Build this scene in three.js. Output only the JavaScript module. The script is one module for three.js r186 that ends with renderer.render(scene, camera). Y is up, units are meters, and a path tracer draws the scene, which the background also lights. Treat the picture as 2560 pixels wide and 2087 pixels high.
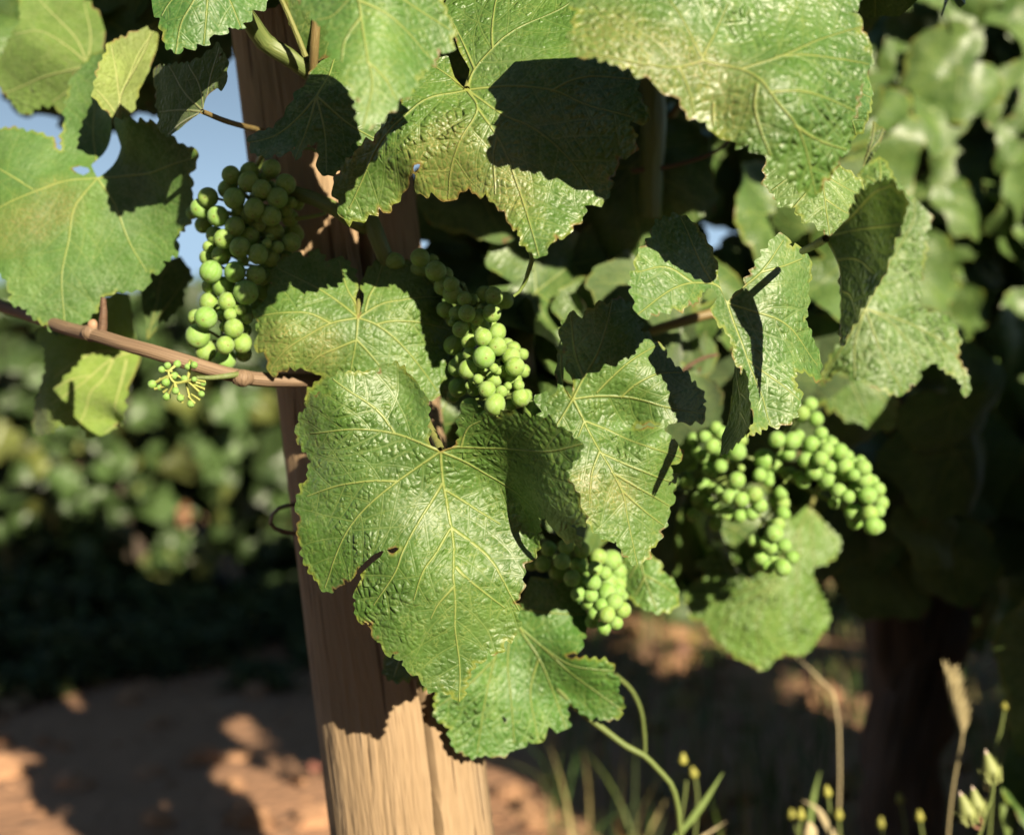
import * as THREE from 'three';
import { mergeGeometries } from 'three/addons/utils/BufferGeometryUtils.js';

// ---------------------------------------------------------------- camera, sky, sun, exposure
const scene = new THREE.Scene();
const EYE = new THREE.Vector3(0, 0.5, 0);
const FOV = 34, PITCH = THREE.MathUtils.degToRad(-2.4);
const camera = new THREE.PerspectiveCamera(FOV, 1024 / 834, 0.05, 600);
camera.position.copy(EYE);
camera.rotation.x = PITCH;
camera.focus = 0.618;
camera.userData.fStop = 4.9;
scene.add(camera);
const renderer = new THREE.WebGLRenderer({ antialias: true });
renderer.toneMapping = THREE.LinearToneMapping;
renderer.toneMappingExposure = 2.2;
renderer.shadowMap.enabled = true;

const SUN = new THREE.Vector3(0.5, 0.47, 1).normalize();
{
  const W = 256, H = 128, d = new Float32Array(W * H * 4);
  for (let y = 0; y < H; y++) {
    const el = ((y + 0.5) / H - 0.5) * Math.PI;               // row 0 is straight down
    for (let x = 0; x < W; x++) {
      const az = ((x + 0.5) / W - 0.5) * 2 * Math.PI, i = (y * W + x) * 4;
      const dx = Math.cos(az) * Math.cos(el), dy = Math.sin(el), dz = Math.sin(az) * Math.cos(el);
      const c = dx * SUN.x + dy * SUN.y + dz * SUN.z, halo = 0.06 * Math.pow(Math.max(0, c), 8);
      const t = 1 - Math.exp(-Math.max(0, dy - 0.1) * 5.5);
      let r = THREE.MathUtils.lerp(0.205, 0.014, t), g = THREE.MathUtils.lerp(0.295, 0.03, t), b = THREE.MathUtils.lerp(0.39, 0.06, t);
      if (dy < 0) { const k = Math.min(1, -dy * 6); r += (0.06 - r) * k; g += (0.045 - g) * k; b += (0.025 - b) * k; }
      d[i] = r + halo * 0.9; d[i + 1] = g + halo * 0.8; d[i + 2] = b + halo * 0.6; d[i + 3] = 1;
    }
  }
  const sky = new THREE.DataTexture(d, W, H, THREE.RGBAFormat, THREE.FloatType);
  sky.mapping = THREE.EquirectangularReflectionMapping; sky.magFilter = THREE.LinearFilter; sky.needsUpdate = true;
  scene.background = sky; scene.environment = sky;
}
const sun = new THREE.DirectionalLight(new THREE.Color().setRGB(1, 0.87, 0.65), 5);
sun.position.copy(SUN).multiplyScalar(12); sun.castShadow = true; sun.shadow.radius = 1;
Object.assign(sun.shadow.camera, { left: -8, right: 8, top: 8, bottom: -8, near: 0.1, far: 40 });
sun.shadow.mapSize.set(2048, 2048);
scene.add(sun, sun.target);

// ---------------------------------------------------------------- small helpers
const V3 = (x, y, z) => new THREE.Vector3(x, y, z), lerp = THREE.MathUtils.lerp, clamp = THREE.MathUtils.clamp, sstep = (a, b, x) => THREE.MathUtils.smoothstep(x, a, b);
let seed = 7;
const rnd = () => { seed = (seed * 1664525 + 1013904223) >>> 0; return seed / 4294967296; };
const rr = (a, b) => a + (b - a) * rnd();
const hash = (x, y, s = 0) => { let h = Math.imul(x | 0, 374761393) ^ Math.imul(y | 0, 668265263) ^ Math.imul(s | 0, 1274126177); h = Math.imul(h ^ (h >>> 13), 1274126177); return ((h ^ (h >>> 16)) >>> 0) / 4294967296; };
function noise(x, y, s = 0) {
  const ix = Math.floor(x), iy = Math.floor(y), fx = x - ix, fy = y - iy, u = fx * fx * (3 - 2 * fx), v = fy * fy * (3 - 2 * fy);
  const a = hash(ix, iy, s), b = hash(ix + 1, iy, s), c = hash(ix, iy + 1, s), d = hash(ix + 1, iy + 1, s);
  return a + (b - a) * u + (c - a) * v + (a - b - c + d) * u * v;
}
const fbm = (x, y, s = 0, o = 3) => { let t = 0, a = 0.5; for (let i = 0; i < o; i++) { t += a * noise(x, y, s + i); x *= 2.03; y *= 2.03; a *= 0.5; } return t; };
const taken = new Map();
function numbered(n) { const k = taken.get(n) ?? 0; taken.set(n, k + 1); return k ? n + '_' + String(k).padStart(3, '0') : n; }
function tag(o, label, category, group, kind) {
  if (label) o.userData.label = label;
  if (category) o.userData.category = category;
  if (group) o.userData.group = group;
  if (kind) o.userData.kind = kind;
  return o;
}
function thing(name, label, category, pos = V3(0, 0, 0), group) {
  const g = new THREE.Group(); g.name = numbered(name); g.position.copy(pos); scene.add(g);
  return tag(g, label, category, group);
}
function add(name, geometry, material, parent, label) {
  const m = new THREE.Mesh(geometry, material); m.name = numbered(name); m.castShadow = m.receiveShadow = true; parent.add(m);
  if (label) m.userData.label = label;
  return m;
}
function dataTex(data, w, h, srgb, repeat) {
  const n = data.length / (w * h);
  const t = new THREE.DataTexture(data, w, h, n === 1 ? THREE.RedFormat : THREE.RGBAFormat, data instanceof Float32Array ? THREE.FloatType : THREE.UnsignedByteType);
  t.magFilter = THREE.LinearFilter; t.minFilter = THREE.LinearFilter; if (srgb) t.colorSpace = THREE.SRGBColorSpace;
  t.wrapS = t.wrapT = repeat ? THREE.RepeatWrapping : THREE.ClampToEdgeWrapping; t.needsUpdate = true;
  return t;
}
const toS = (c) => Math.round(255 * clamp(c <= 0.0031308 ? c * 12.92 : 1.055 * Math.pow(c, 1 / 2.4) - 0.055, 0, 1));

// Positions were measured on the photograph in several enlargements: [x0, y0, scale] of each.
const ZONES = { z1: [0, 0, 2.4767], z2: [850, 0, 2.4767], z3: [1700, 0, 2.4767], z4: [0, 690, 2.4767], z5: [850, 690, 2.4767], z6: [1700, 690, 2.4767], z7: [0, 1387, 2.4767], z8: [850, 1387, 2.4767], z9: [1700, 1387, 2.4767],
  t1: [560, 560, 3], t2: [700, 880, 3], t3: [700, 1340, 3], t4: [1280, 700, 3], t5: [1520, 480, 3], t6: [1560, 1000, 3], t7: [440, 360, 3], d: [0, 0, 0.8317] };
// 'z2 785,555 745,520:12 t3 ...' -> [[x, y, extra], ...] in the photograph's pixels
function trace(text) {
  let z = ZONES.d; const out = [];
  for (const w of text.trim().split(/\s+/)) {
    if (ZONES[w]) { z = ZONES[w]; continue; }
    const [xy, e] = w.split(':'), [x, y] = xy.split(',').map(Number);
    out.push([z[0] + x / z[2], z[1] + y / z[2], e === undefined ? 0 : Number(e)]);
  }
  return out;
}
const FPX = 2087 / (2 * Math.tan(THREE.MathUtils.degToRad(FOV / 2)));
const CAMROT = new THREE.Quaternion().setFromEuler(new THREE.Euler(PITCH, 0, 0));
const at = (x, y, depth) => V3((x - 1280) / FPX * depth, -(y - 1043.5) / FPX * depth, -depth).applyQuaternion(CAMROT).add(EYE);
const atD = (x, y, depth) => at(x / 0.8317, y / 0.8317, depth);
const pxSize = (depth) => depth / FPX;

// thin-plate spline h(u, v) through a few points
function spline(pts) {
  const n = pts.length, N = n + 3, A = [], b = [];
  const k = (r2) => (r2 < 1e-14 ? 0 : r2 * Math.log(r2));
  const s = 1 / Math.max(1e-6, Math.max(...pts.map((p) => Math.hypot(p[0] - pts[0][0], p[1] - pts[0][1]))));
  const q = pts.map((p) => [(p[0] - pts[0][0]) * s, (p[1] - pts[0][1]) * s]);
  for (let i = 0; i < n; i++) { A.push([...q.map((p) => k((p[0] - q[i][0]) ** 2 + (p[1] - q[i][1]) ** 2)), 1, q[i][0], q[i][1]]); A[i][i] += 0.004; b.push(pts[i][2]); }
  for (let j = 0; j < 3; j++) { A.push([...q.map((p) => (j ? p[j - 1] : 1)), 0, 0, 0]); b.push(0); }
  for (let c = 0; c < N; c++) {
    let p = c; for (let r = c + 1; r < N; r++) if (Math.abs(A[r][c]) > Math.abs(A[p][c])) p = r;
    [A[c], A[p]] = [A[p], A[c]]; [b[c], b[p]] = [b[p], b[c]];
    for (let r = c + 1; r < N; r++) { const f = A[r][c] / A[c][c]; if (!f) continue; for (let m = c; m < N; m++) A[r][m] -= f * A[c][m]; b[r] -= f * b[c]; }
  }
  const w = new Array(N);
  for (let r = N - 1; r >= 0; r--) { let t = b[r]; for (let m = r + 1; m < N; m++) t -= A[r][m] * w[m]; w[r] = t / A[r][r]; }
  return (u, v) => {
    const x = (u - pts[0][0]) * s, y = (v - pts[0][1]) * s; let t = w[n] + w[n + 1] * x + w[n + 2] * y;
    for (let i = 0; i < n; i++) t += w[i] * k((q[i][0] - x) ** 2 + (q[i][1] - y) ** 2);
    return t;
  };
}

// ---------------------------------------------------------------- the leaf engine (works in the leaf's own plane, metres)
function insidePoly(poly, x, y) {
  let c = false;
  for (let i = 0, j = poly.length - 1; i < poly.length; j = i++) { const a = poly[i], b = poly[j]; if ((a[1] > y) !== (b[1] > y) && x < ((b[0] - a[0]) * (y - a[1])) / (b[1] - a[1]) + a[0]) c = !c; }
  return c;
}
function field(poly, holes, cell) {
  let u0 = 1e9, u1 = -1e9, v0 = 1e9, v1 = -1e9;
  for (const [u, v] of poly) { u0 = Math.min(u0, u); u1 = Math.max(u1, u); v0 = Math.min(v0, v); v1 = Math.max(v1, v); }
  u0 -= cell * 1.5; v0 -= cell * 1.5; u1 += cell * 1.5; v1 += cell * 1.5;
  const nu = Math.ceil((u1 - u0) / cell) + 1, nv = Math.ceil((v1 - v0) / cell) + 1, sd = new Float32Array(nu * nv);
  const loops = [poly, ...holes];
  for (let j = 0; j < nv; j++) for (let i = 0; i < nu; i++) {
    const x = u0 + i * cell, y = v0 + j * cell; let best = 1e9;
    for (const L of loops) for (let k = 0, m = L.length - 1; k < L.length; m = k++) {
      const ax = L[m][0], ay = L[m][1], bx = L[k][0] - ax, by = L[k][1] - ay, t = clamp(((x - ax) * bx + (y - ay) * by) / (bx * bx + by * by + 1e-18), 0, 1), ex = x - ax - bx * t, ey = y - ay - by * t, d = ex * ex + ey * ey;
      if (d < best) best = d;
    }
    let inn = insidePoly(poly, x, y); for (const h of holes) if (insidePoly(h, x, y)) inn = false;
    sd[j * nu + i] = (inn ? 1 : -1) * Math.sqrt(best);
  }
  const get = (u, v) => {
    const x = clamp((u - u0) / cell, 0, nu - 1.001), y = clamp((v - v0) / cell, 0, nv - 1.001), i = Math.floor(x), j = Math.floor(y), fx = x - i, fy = y - j, o = j * nu + i;
    return lerp(lerp(sd[o], sd[o + 1], fx), lerp(sd[o + nu], sd[o + nu + 1], fx), fy);
  };
  return { u0, v0, u1: u0 + (nu - 1) * cell, v1: v0 + (nv - 1) * cell, nu, nv, cell, sd, get };
}
function gridMesh(f, height, frame, origin) {
  const { nu, nv, cell, sd } = f, pos = [], uv = [], idx = [], cache = new Map();
  const W = f.u1 - f.u0, H = f.v1 - f.v0, p = V3();
  const put = (u, v) => { const h = height(u, v); p.copy(frame.c).addScaledVector(frame.U, u).addScaledVector(frame.V, v).addScaledVector(frame.N, h).sub(origin); pos.push(p.x, p.y, p.z); uv.push((u - f.u0) / W, (v - f.v0) / H); return pos.length / 3 - 1; };
  const node = (i, j) => { const k = j * nu + i; if (!cache.has(k)) cache.set(k, put(f.u0 + i * cell, f.v0 + j * cell)); return cache.get(k); };
  const cross = (i, j, i2, j2) => {
    const a = j * nu + i, b = j2 * nu + i2, k = (a < b ? a : b) + ',' + (a < b ? b : a);
    if (!cache.has(k)) { const t = clamp(sd[a] / (sd[a] - sd[b]), 0.02, 0.98); cache.set(k, put(f.u0 + lerp(i, i2, t) * cell, f.v0 + lerp(j, j2, t) * cell)); }
    return cache.get(k);
  };
  for (let j = 0; j < nv - 1; j++) for (let i = 0; i < nu - 1; i++) {
    const cs = [[i, j], [i + 1, j], [i + 1, j + 1], [i, j + 1]], s = cs.map(([a, b]) => sd[b * nu + a] > 0);
    if (!s.some((x) => x)) continue;
    const ring = [];
    for (let k = 0; k < 4; k++) { const n = (k + 1) % 4; if (s[k]) ring.push(node(...cs[k])); if (s[k] !== s[n]) ring.push(cross(...cs[k], ...cs[n])); }
    for (let k = 1; k + 1 < ring.length; k++) idx.push(ring[0], ring[k], ring[k + 1]);
  }
  const g = new THREE.BufferGeometry();
  g.setAttribute('position', new THREE.Float32BufferAttribute(pos, 3)); g.setAttribute('uv', new THREE.Float32BufferAttribute(uv, 2)); g.setIndex(idx); g.computeVertexNormals();
  return g;
}
// The vein tree: primaries are given, side veins grow from them until they meet the margin or another vein.
function growVeins(prim, f, sd0, spacing = 0.0095) {
  const segs = [];                                     // [ax, ay, bx, by, wa, wb, level, distance along the vein, vein number]
  let count = 0;
  const addLine = (l, w0, w1, lev) => { let s = 0; count++; for (let i = 1; i < l.length; i++) { segs.push([...l[i - 1], ...l[i], lerp(w0, w1, (i - 1) / (l.length - 1)), lerp(w0, w1, i / (l.length - 1)), lev, s, count]); s += Math.hypot(l[i][0] - l[i - 1][0], l[i][1] - l[i - 1][1]); } };
  const dense = prim.map((l) => {
    const c = new THREE.CatmullRomCurve3(l.map((p) => V3(p[0], p[1], 0))); const n = Math.max(6, Math.ceil(c.getLength() / 0.0025));
    return c.getSpacedPoints(n).map((p) => [p.x, p.y]);
  });
  const others = (k, x, y) => { let b = 1e9; dense.forEach((l, m) => { if (m !== k) for (const p of l) { const d = (p[0] - x) ** 2 + (p[1] - y) ** 2; if (d < b) b = d; } }); return Math.sqrt(b); };
  dense.forEach((l, k) => addLine(l, 0.00052, 0.0002, 1));
  let s = sd0;
  dense.forEach((l, k) => {
    const total = (l.length - 1) * 0.0025; let next = spacing * (0.7 + 0.5 * hash(k, s)), side = hash(s, k, 3) > 0.5 ? 1 : -1;
    for (let i = 2; i < l.length - 1; i++) {
      if (i * 0.0025 < next) continue;
      next += spacing * (0.4 + 0.5 * hash(i, k, s)); side = -side;
      let a = Math.atan2(l[i + 1][1] - l[i - 1][1], l[i + 1][0] - l[i - 1][0]) + side * (0.78 + 0.35 * hash(i, k, s + 1)), [x, y] = l[i]; const line = [[x, y]], curl = 0.01 + 0.06 * hash(i, k, s + 7);
      const most = Math.min(0.055, total * 0.65 * (1.15 - i / l.length));
      for (let d = 0; d < most; d += 0.002) {
        a += -side * curl * 0.6 + 0.16 * (hash(i, Math.round(d * 1e4), s) - 0.5); x += Math.cos(a) * 0.002; y += Math.sin(a) * 0.002;
        if (f.get(x, y) < 0.0006 || (d > 0.006 && others(k, x, y) < 0.002)) break;
        line.push([x, y]);
      }
      if (line.length > 2) addLine(line, 0.00024, 0.00011, 2);
    }
  });
  return segs;
}
function veinFields(f, segs, w, h) {
  const R = 0.0105, W = f.u1 - f.u0, H = f.v1 - f.v0, n = w * h, d = new Float32Array(n).fill(R), wid = new Float32Array(n), lev = new Uint8Array(n), along = new Float32Array(n), across = new Float32Array(n), id = new Uint16Array(n);
  for (const [ax, ay, bx, by, wa, wb, L, s0, num] of segs) {
    const x0 = Math.max(0, Math.floor((Math.min(ax, bx) - R - f.u0) / W * w)), x1 = Math.min(w - 1, Math.ceil((Math.max(ax, bx) + R - f.u0) / W * w));
    const y0 = Math.max(0, Math.floor((Math.min(ay, by) - R - f.v0) / H * h)), y1 = Math.min(h - 1, Math.ceil((Math.max(ay, by) + R - f.v0) / H * h));
    const dx = bx - ax, dy = by - ay, q = 1 / (dx * dx + dy * dy + 1e-18), len = Math.sqrt(dx * dx + dy * dy);
    for (let j = y0; j <= y1; j++) for (let i = x0; i <= x1; i++) {
      const x = f.u0 + (i + 0.5) / w * W - ax, y = f.v0 + (j + 0.5) / h * H - ay, t0 = (x * dx + y * dy) * q, t = t0 < 0 ? 0 : t0 > 1 ? 1 : t0, ex = x - dx * t, ey = y - dy * t, e = Math.sqrt(ex * ex + ey * ey), o = j * w + i;
      if (e < d[o]) { d[o] = e; wid[o] = wa + (wb - wa) * t; lev[o] = L; along[o] = s0 + t0 * len; across[o] = dx * y - dy * x > 0 ? e : -e; id[o] = num; }
    }
  }
  return { d, wid, lev, along, across, id };
}
function cells(x, y, s) {                                // jittered cells: nearest and second nearest
  const ix = Math.floor(x), iy = Math.floor(y); let f1 = 9, f2 = 9, id = 0;
  for (let j = -1; j <= 1; j++) for (let i = -1; i <= 1; i++) {
    const cx = ix + i + 0.1 + 0.8 * hash(ix + i, iy + j, s), cy = iy + j + 0.1 + 0.8 * hash(ix + i, iy + j, s + 9), d = Math.hypot(cx - x, cy - y);
    if (d < f1) { f2 = f1; f1 = d; id = hash(ix + i, iy + j, s + 5); } else if (d < f2) f2 = d;
  }
  return [f1, f2, id];
}
// Colour and relief of one leaf; look: { base, vein, blush, cell, tired, net }
function leafMaps(f, segs, look, sd0, res) {
  const W = f.u1 - f.u0, H = f.v1 - f.v0, w = Math.round(clamp(W / res, 64, 900)), h = Math.round(clamp(H / res, 64, 900));
  const { d, wid, lev, along, across, id } = veinFields(f, segs, w, h), rgb = new Uint8Array(w * h * 4), bump = new Float32Array(w * h);
  const B = look.base, VN = look.vein, cs = (look.cell ?? 0.0047) * 1.12;
  for (let j = 0; j < h; j++) for (let i = 0; i < w; i++) {
    const o = j * w + i, u = f.u0 + (i + 0.5) / w * W, v = f.v0 + (j + 0.5) / h * H;
    const n1 = noise(u * 230, v * 230, sd0) - 0.5, n2 = noise(u * 230, v * 230, sd0 + 1) - 0.5, wx = u + 0.0024 * n1, wy = v + 0.0024 * n2;
    // puckers between the side ribs: short pillows set across the vein; then two finer nets
    const [a1, a2, aid] = cells((along[o] + 0.0012 * n1) / (cs * 0.62) + id[o] * 17.3, (across[o] + 0.0022 * n2) / (cs * 1.25), sd0), [c1, c2, cid] = cells(wx / (cs * 0.55), wy / (cs * 0.55), sd0 + 20), [b1, b2, bid] = cells(wx / (cs * 0.24), wy / (cs * 0.24), sd0 + 40);
    const e1 = a2 - a1, e3 = c2 - c1, e2 = b2 - b1, big = fbm(u * 38, v * 38, sd0 + 3), patch = fbm(u * 75, v * 75, sd0 + 30, 2), mid = noise(u * 150, v * 150, sd0 + 4), fine = noise(u * 1100, v * 1100, sd0 + 6);
    const near = d[o] - wid[o], vein = 1 - sstep(-0.0001, 0.00016, near), trough = 1 - sstep(0, lev[o] === 1 ? 0.0022 : 0.0012, near);
    const line3 = 1 - sstep(0.02, 0.12, e3), line2 = 1 - sstep(0.03, 0.16, e2), rough = sstep(0.3, 0.58, fbm(u * 30, v * 30, sd0 + 31, 2)), calm = 0.55 + 0.45 * sstep(0.28, 0.55, fbm(u * 46 + 9, v * 46, sd0 + 37, 2));
    let z = 0.8 * Math.sqrt(sstep(0, 0.9, e1)) * (0.35 + 0.85 * aid) * (0.35 + 0.65 * rough) + 0.24 * Math.sqrt(sstep(0, 0.8, e3)) * (0.4 + 0.7 * cid) + 0.05 * sstep(0, 0.6, e2) * (0.5 + 0.6 * bid) + 0.035 * fine;
    z = z * calm * (1 - 0.85 * trough) + vein * (lev[o] === 1 ? 0.3 : 0.1) + 0.25 * (patch - 0.4);
    bump[o] = clamp(z + 0.15, 0, 1.5) / 1.5;
    const s = f.get(u, v), rim = 1 - sstep(0.0003, 0.0022, s), warm = look.blush ? clamp(look.blush(u, v), 0, 1) : 0;
    let tone = 0.7 + 0.55 * big + 0.16 * (mid - 0.5) + 0.1 * (cid - 0.5) + 0.16 * (fine - 0.5);
    let r = B[0] * tone, g = B[1] * tone, b = B[2] * tone;
    const yl = clamp((big - 0.42) * 1.4, 0, 1) * 0.3 + warm * 0.25; r = lerp(r, VN[0] * 0.7, yl); g = lerp(g, VN[1] * 0.72, yl); b = lerp(b, VN[2] * 0.7, yl);
    const dust = 0.16 * sstep(0.35, 0.7, 0.6 * fbm(u * 34 + 5, v * 34, sd0 + 60, 2) + 0.4 * fine + 0.15 * (mid - 0.5)); r = lerp(r, 0.22, dust); g = lerp(g, 0.25, dust); b = lerp(b, 0.15, dust);
    const flick = sstep(0.45, 0.75, noise(u * 300, v * 300, sd0 + 33));
    const ret = Math.max(line3 * (0.12 + 0.5 * flick), line2 * (0.05 + 0.4 * flick * flick)) * (0.3 + 0.7 * big + 0.8 * warm) * (look.net ?? 1);
    const tertiary = lev[o] === 1 ? 0.75 : 0.26 * (0.4 + 0.9 * noise(u * 60, v * 60, sd0 + 35)), k = clamp(Math.max(vein * tertiary, ret), 0, 1);
    r = lerp(r, VN[0], k); g = lerp(g, VN[1], k); b = lerp(b, VN[2], k);
    if (warm > 0) { const q = warm * clamp(0.08 + line3 * 0.45 + line2 * 0.35, 0, 1) * 0.5; r = lerp(r, 0.3, q); g = lerp(g, 0.17, q); b = lerp(b, 0.08, q); }
    const er = rim * sstep(0.5, 0.72, noise(u * 95, v * 95, sd0 + 8)) * (look.tired ?? 0.4); r = lerp(r, 0.24, er); g = lerp(g, 0.25, er); b = lerp(b, 0.035, er);
    const br = (1 - sstep(0.0001, 0.0012, s)) * sstep(0.68, 0.8, noise(u * 160, v * 160, sd0 + 12)) * (look.tired ?? 0.55); r = lerp(r, 0.16, br); g = lerp(g, 0.06, br); b = lerp(b, 0.03, br);
    const sp = hash(Math.floor(u * 2600), Math.floor(v * 2600), sd0 + 15) > 0.982 ? 0.4 * noise(u * 60, v * 60, sd0 + 16) : 0; r = lerp(r, 0.3, sp); g = lerp(g, 0.28, sp); b = lerp(b, 0.13, sp);
    rgb[o * 4] = toS(r); rgb[o * 4 + 1] = toS(g); rgb[o * 4 + 2] = toS(b);
    rgb[o * 4 + 3] = Math.round(255 * clamp(0.5 + 0.5 * sstep(0.3, 0.6, fbm(u * 52, v * 52, sd0 + 50, 3)) + 0.35 * (fine - 0.5), 0.08, 1));   // dusty places shine less
  }
  const relief = (u, v) => { const x = clamp(Math.floor((u - f.u0) / W * w), 0, w - 1), y = clamp(Math.floor((v - f.v0) / H * h), 0, h - 1); return bump[y * w + x]; };
  return { map: dataTex(rgb, w, h, true), bump: dataTex(bump, w, h, false), relief };
}
const TOP = { base: [0.06, 0.128, 0.022], vein: [0.24, 0.28, 0.075] };
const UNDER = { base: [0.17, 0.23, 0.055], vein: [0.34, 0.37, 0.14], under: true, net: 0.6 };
function leafMaterial(maps, look, bumpDepth) {
  const m = new THREE.MeshPhysicalMaterial({ map: maps.map, bumpMap: maps.bump, bumpScale: bumpDepth, side: THREE.DoubleSide, roughness: (look.rough ?? 0.46) + 0.035, ior: 1.6, specularIntensity: look.shine ?? 1, specularIntensityMap: maps.map });
  if (look.through) { m.transmission = look.through; m.thickness = 0; m.roughness = 1; }
  return m;
}
let leafSeed = 100;
// o: { outline, holes, bend (control points with mm towards the viewer), veins, depth, look }
function leafPatch(o) {
  const look = { ...TOP, ...o.look }, px = trace(o.outline), D = o.depth, sd0 = leafSeed += 31;
  const ctrl = trace(o.bend).map(([x, y, e]) => at(x, y, D - e / 1000));
  // the leaf's own plane, through its control points
  const toCam = (p) => p.clone().sub(EYE).applyQuaternion(CAMROT.clone().invert());
  const C = ctrl.map(toCam); let m = V3(); C.forEach((p) => m.add(p)); m.divideScalar(C.length);
  let xx = 1e-7, xy = 0, yy = 1e-7, xz = 0, yz = 0;
  for (const p of C) { const x = p.x - m.x, y = p.y - m.y, z = p.z - m.z; xx += x * x; xy += x * y; yy += y * y; xz += x * z; yz += y * z; }
  const det = xx * yy - xy * xy, gx = (xz * yy - yz * xy) / det, gy = (yz * xx - xz * xy) / det;
  const N = V3(-gx, -gy, 1).normalize().applyQuaternion(CAMROT), c = m.clone().applyQuaternion(CAMROT).add(EYE);
  const U = V3(0, 1, 0).cross(N).normalize(), V = N.clone().cross(U), frame = { c, U, V, N };
  const H = spline(ctrl.map((p) => { const q = p.clone().sub(c); return [q.dot(U), q.dot(V), q.dot(N)]; }));
  const local = ([x, y]) => {                           // where the sight line through that pixel meets the bent leaf
    const dir = at(x, y, 1).sub(EYE); let u = 0, v = 0, h = 0;
    for (let k = 0; k < 12; k++) { const t = (c.clone().sub(EYE).dot(N) + h) / dir.dot(N), q = EYE.clone().addScaledVector(dir, t).sub(c); u = q.dot(U); v = q.dot(V); h = lerp(h, H(u, v), 0.8); }
    return [u, v];
  };
  let poly = px.map(local);
  // a little unevenness along the margin between the measured points
  const fineEdge = []; let area = 0; poly.forEach((a, i) => { const b = poly[(i + 1) % poly.length]; area += a[0] * b[1] - a[1] * b[0]; });
  const outward = area > 0 ? -1 : 1, tooth = o.tooth ?? 0.0023;
  poly.forEach((a, i) => {
    const b = poly[(i + 1) % poly.length], L = Math.hypot(b[0] - a[0], b[1] - a[1]), tight = poly.some((c, m) => Math.min(Math.abs(m - i), poly.length - Math.abs(m - i)) > 5 && Math.hypot(c[0] - (a[0] + b[0]) / 2, c[1] - (a[1] + b[1]) / 2) < 0.0065), saws = !tight && L > 0.0034 && L < 0.02 ? Math.max(1, Math.round(L / 0.0058)) : 0, n = Math.max(1, Math.round(L / 0.0012));
    for (let k = 0; k < n; k++) { const t = k / n, ph = (t * saws) % 1, w = k ? (saws ? outward * tooth * (0.5 + 0.9 * hash(i, Math.floor(t * saws), sd0)) * (ph < 0.62 ? ph / 0.62 : (1 - ph) / 0.38) * (i < 3 || i > poly.length - 4 ? 0 : 1) : 0) + 0.0002 * (hash(i, k, sd0) - 0.5) : 0; fineEdge.push([lerp(a[0], b[0], t) - (b[1] - a[1]) / L * w, lerp(a[1], b[1], t) + (b[0] - a[0]) / L * w]); }
  });
  poly = fineEdge;
  const holes = (o.holes ?? []).map((t) => trace(t).map(local));
  const f = field(poly, holes, (o.cell ?? 0.0013) * 0.62);
  const prim = (o.veins ?? '').split('/').filter((t) => t.trim()).map((t) => trace(t).map(local));
  const segs = growVeins(prim, f, sd0, o.spacing);
  if (o.blush) { const [[bx, by], ...rest] = trace(o.blush).map(local), R = o.blushR ?? 0.03; look.blush = (u, v) => { let t = 0; for (const [x, y] of [[bx, by], ...rest]) t = Math.max(t, 1 - Math.hypot(u - x, v - y) / R); return sstep(0, 0.8, t) * (0.5 + noise(u * 90, v * 90, sd0)); }; }
  const maps = leafMaps(f, segs, look, sd0, o.res ?? 0.00028);
  const pucker = (look.pucker ?? 0.0011) * 1.7, wave = o.wave ?? 0.0022;
  const height = (u, v) => { const e = f.get(u, v); return H(u, v) + (maps.relief(u, v) - 0.4) * pucker * 0.35 + wave * (fbm(u * 42, v * 42, sd0 + 20) - 0.45) * (1 - sstep(0, 0.03, e)) * 1.6 + 0.0022 * (fbm(u * 55, v * 55, sd0 + 22) - 0.45); };
  const origin = o.origin ?? at(...px[0].slice(0, 2), D);
  return { geometry: gridMesh(f, height, frame, origin), material: leafMaterial(maps, look, pucker), origin, point: (x, y) => { const [u, v] = local([x, y]); return c.clone().addScaledVector(U, u).addScaledVector(V, v).addScaledVector(N, H(u, v)); } };
}
function tubeGeo(points, r0, r1, sides = 8, knots = 0) {
  const c = new THREE.CatmullRomCurve3(points), n = Math.max(8, Math.ceil(c.getLength() / 0.006)), g = new THREE.TubeGeometry(c, Math.min(n, 200), 1, sides, false), p = g.attributes.position, q = c.getSpacedPoints(Math.min(n, 200));
  for (let i = 0; i < p.count; i++) { const k = Math.floor(i / (sides + 1)), t = k / (q.length - 1), a = q[k], r = lerp(r0, r1, t) * (1 + knots * (noise(t * 14, i % (sides + 1), 3) - 0.5)); p.setXYZ(i, a.x + (p.getX(i) - a.x) * r, a.y + (p.getY(i) - a.y) * r, a.z + (p.getZ(i) - a.z) * r); }
  g.computeVertexNormals();
  return g;
}

// ---------------------------------------------------------------- the leaves one can tell apart, by the vine that carries them
function heroLeaf(parent, o) {
  const first = leafPatch(o), mesh = add('leaf', first.geometry, first.material, parent, o.label);
  mesh.position.copy(first.origin).sub(parent.position);
  if (o.flap) {                                            // a lobe turned over: shows the paler underside
    const fl = leafPatch({ ...o.flap, origin: first.origin });
    add('turned_lobe', fl.geometry, fl.material, mesh, o.flap.label);
  }
  if (o.petiole) {
    const [r0, r1] = o.petioleR ?? [0.0015, 0.0011], t = trace(o.petiole), pts = t.map(([x, y, e]) => at(x, y, o.depth + e / 1000).sub(first.origin));
    add('petiole', tubeGeo(pts, r0, r1, 8, 0.12), o.petioleM ?? M.petiole, mesh);
  }
  return mesh;
}
const plain = (r, g, b, rough = 0.6, extra = {}) => new THREE.MeshPhysicalMaterial({ color: new THREE.Color().setRGB(r, g, b), roughness: rough, ...extra });
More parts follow.
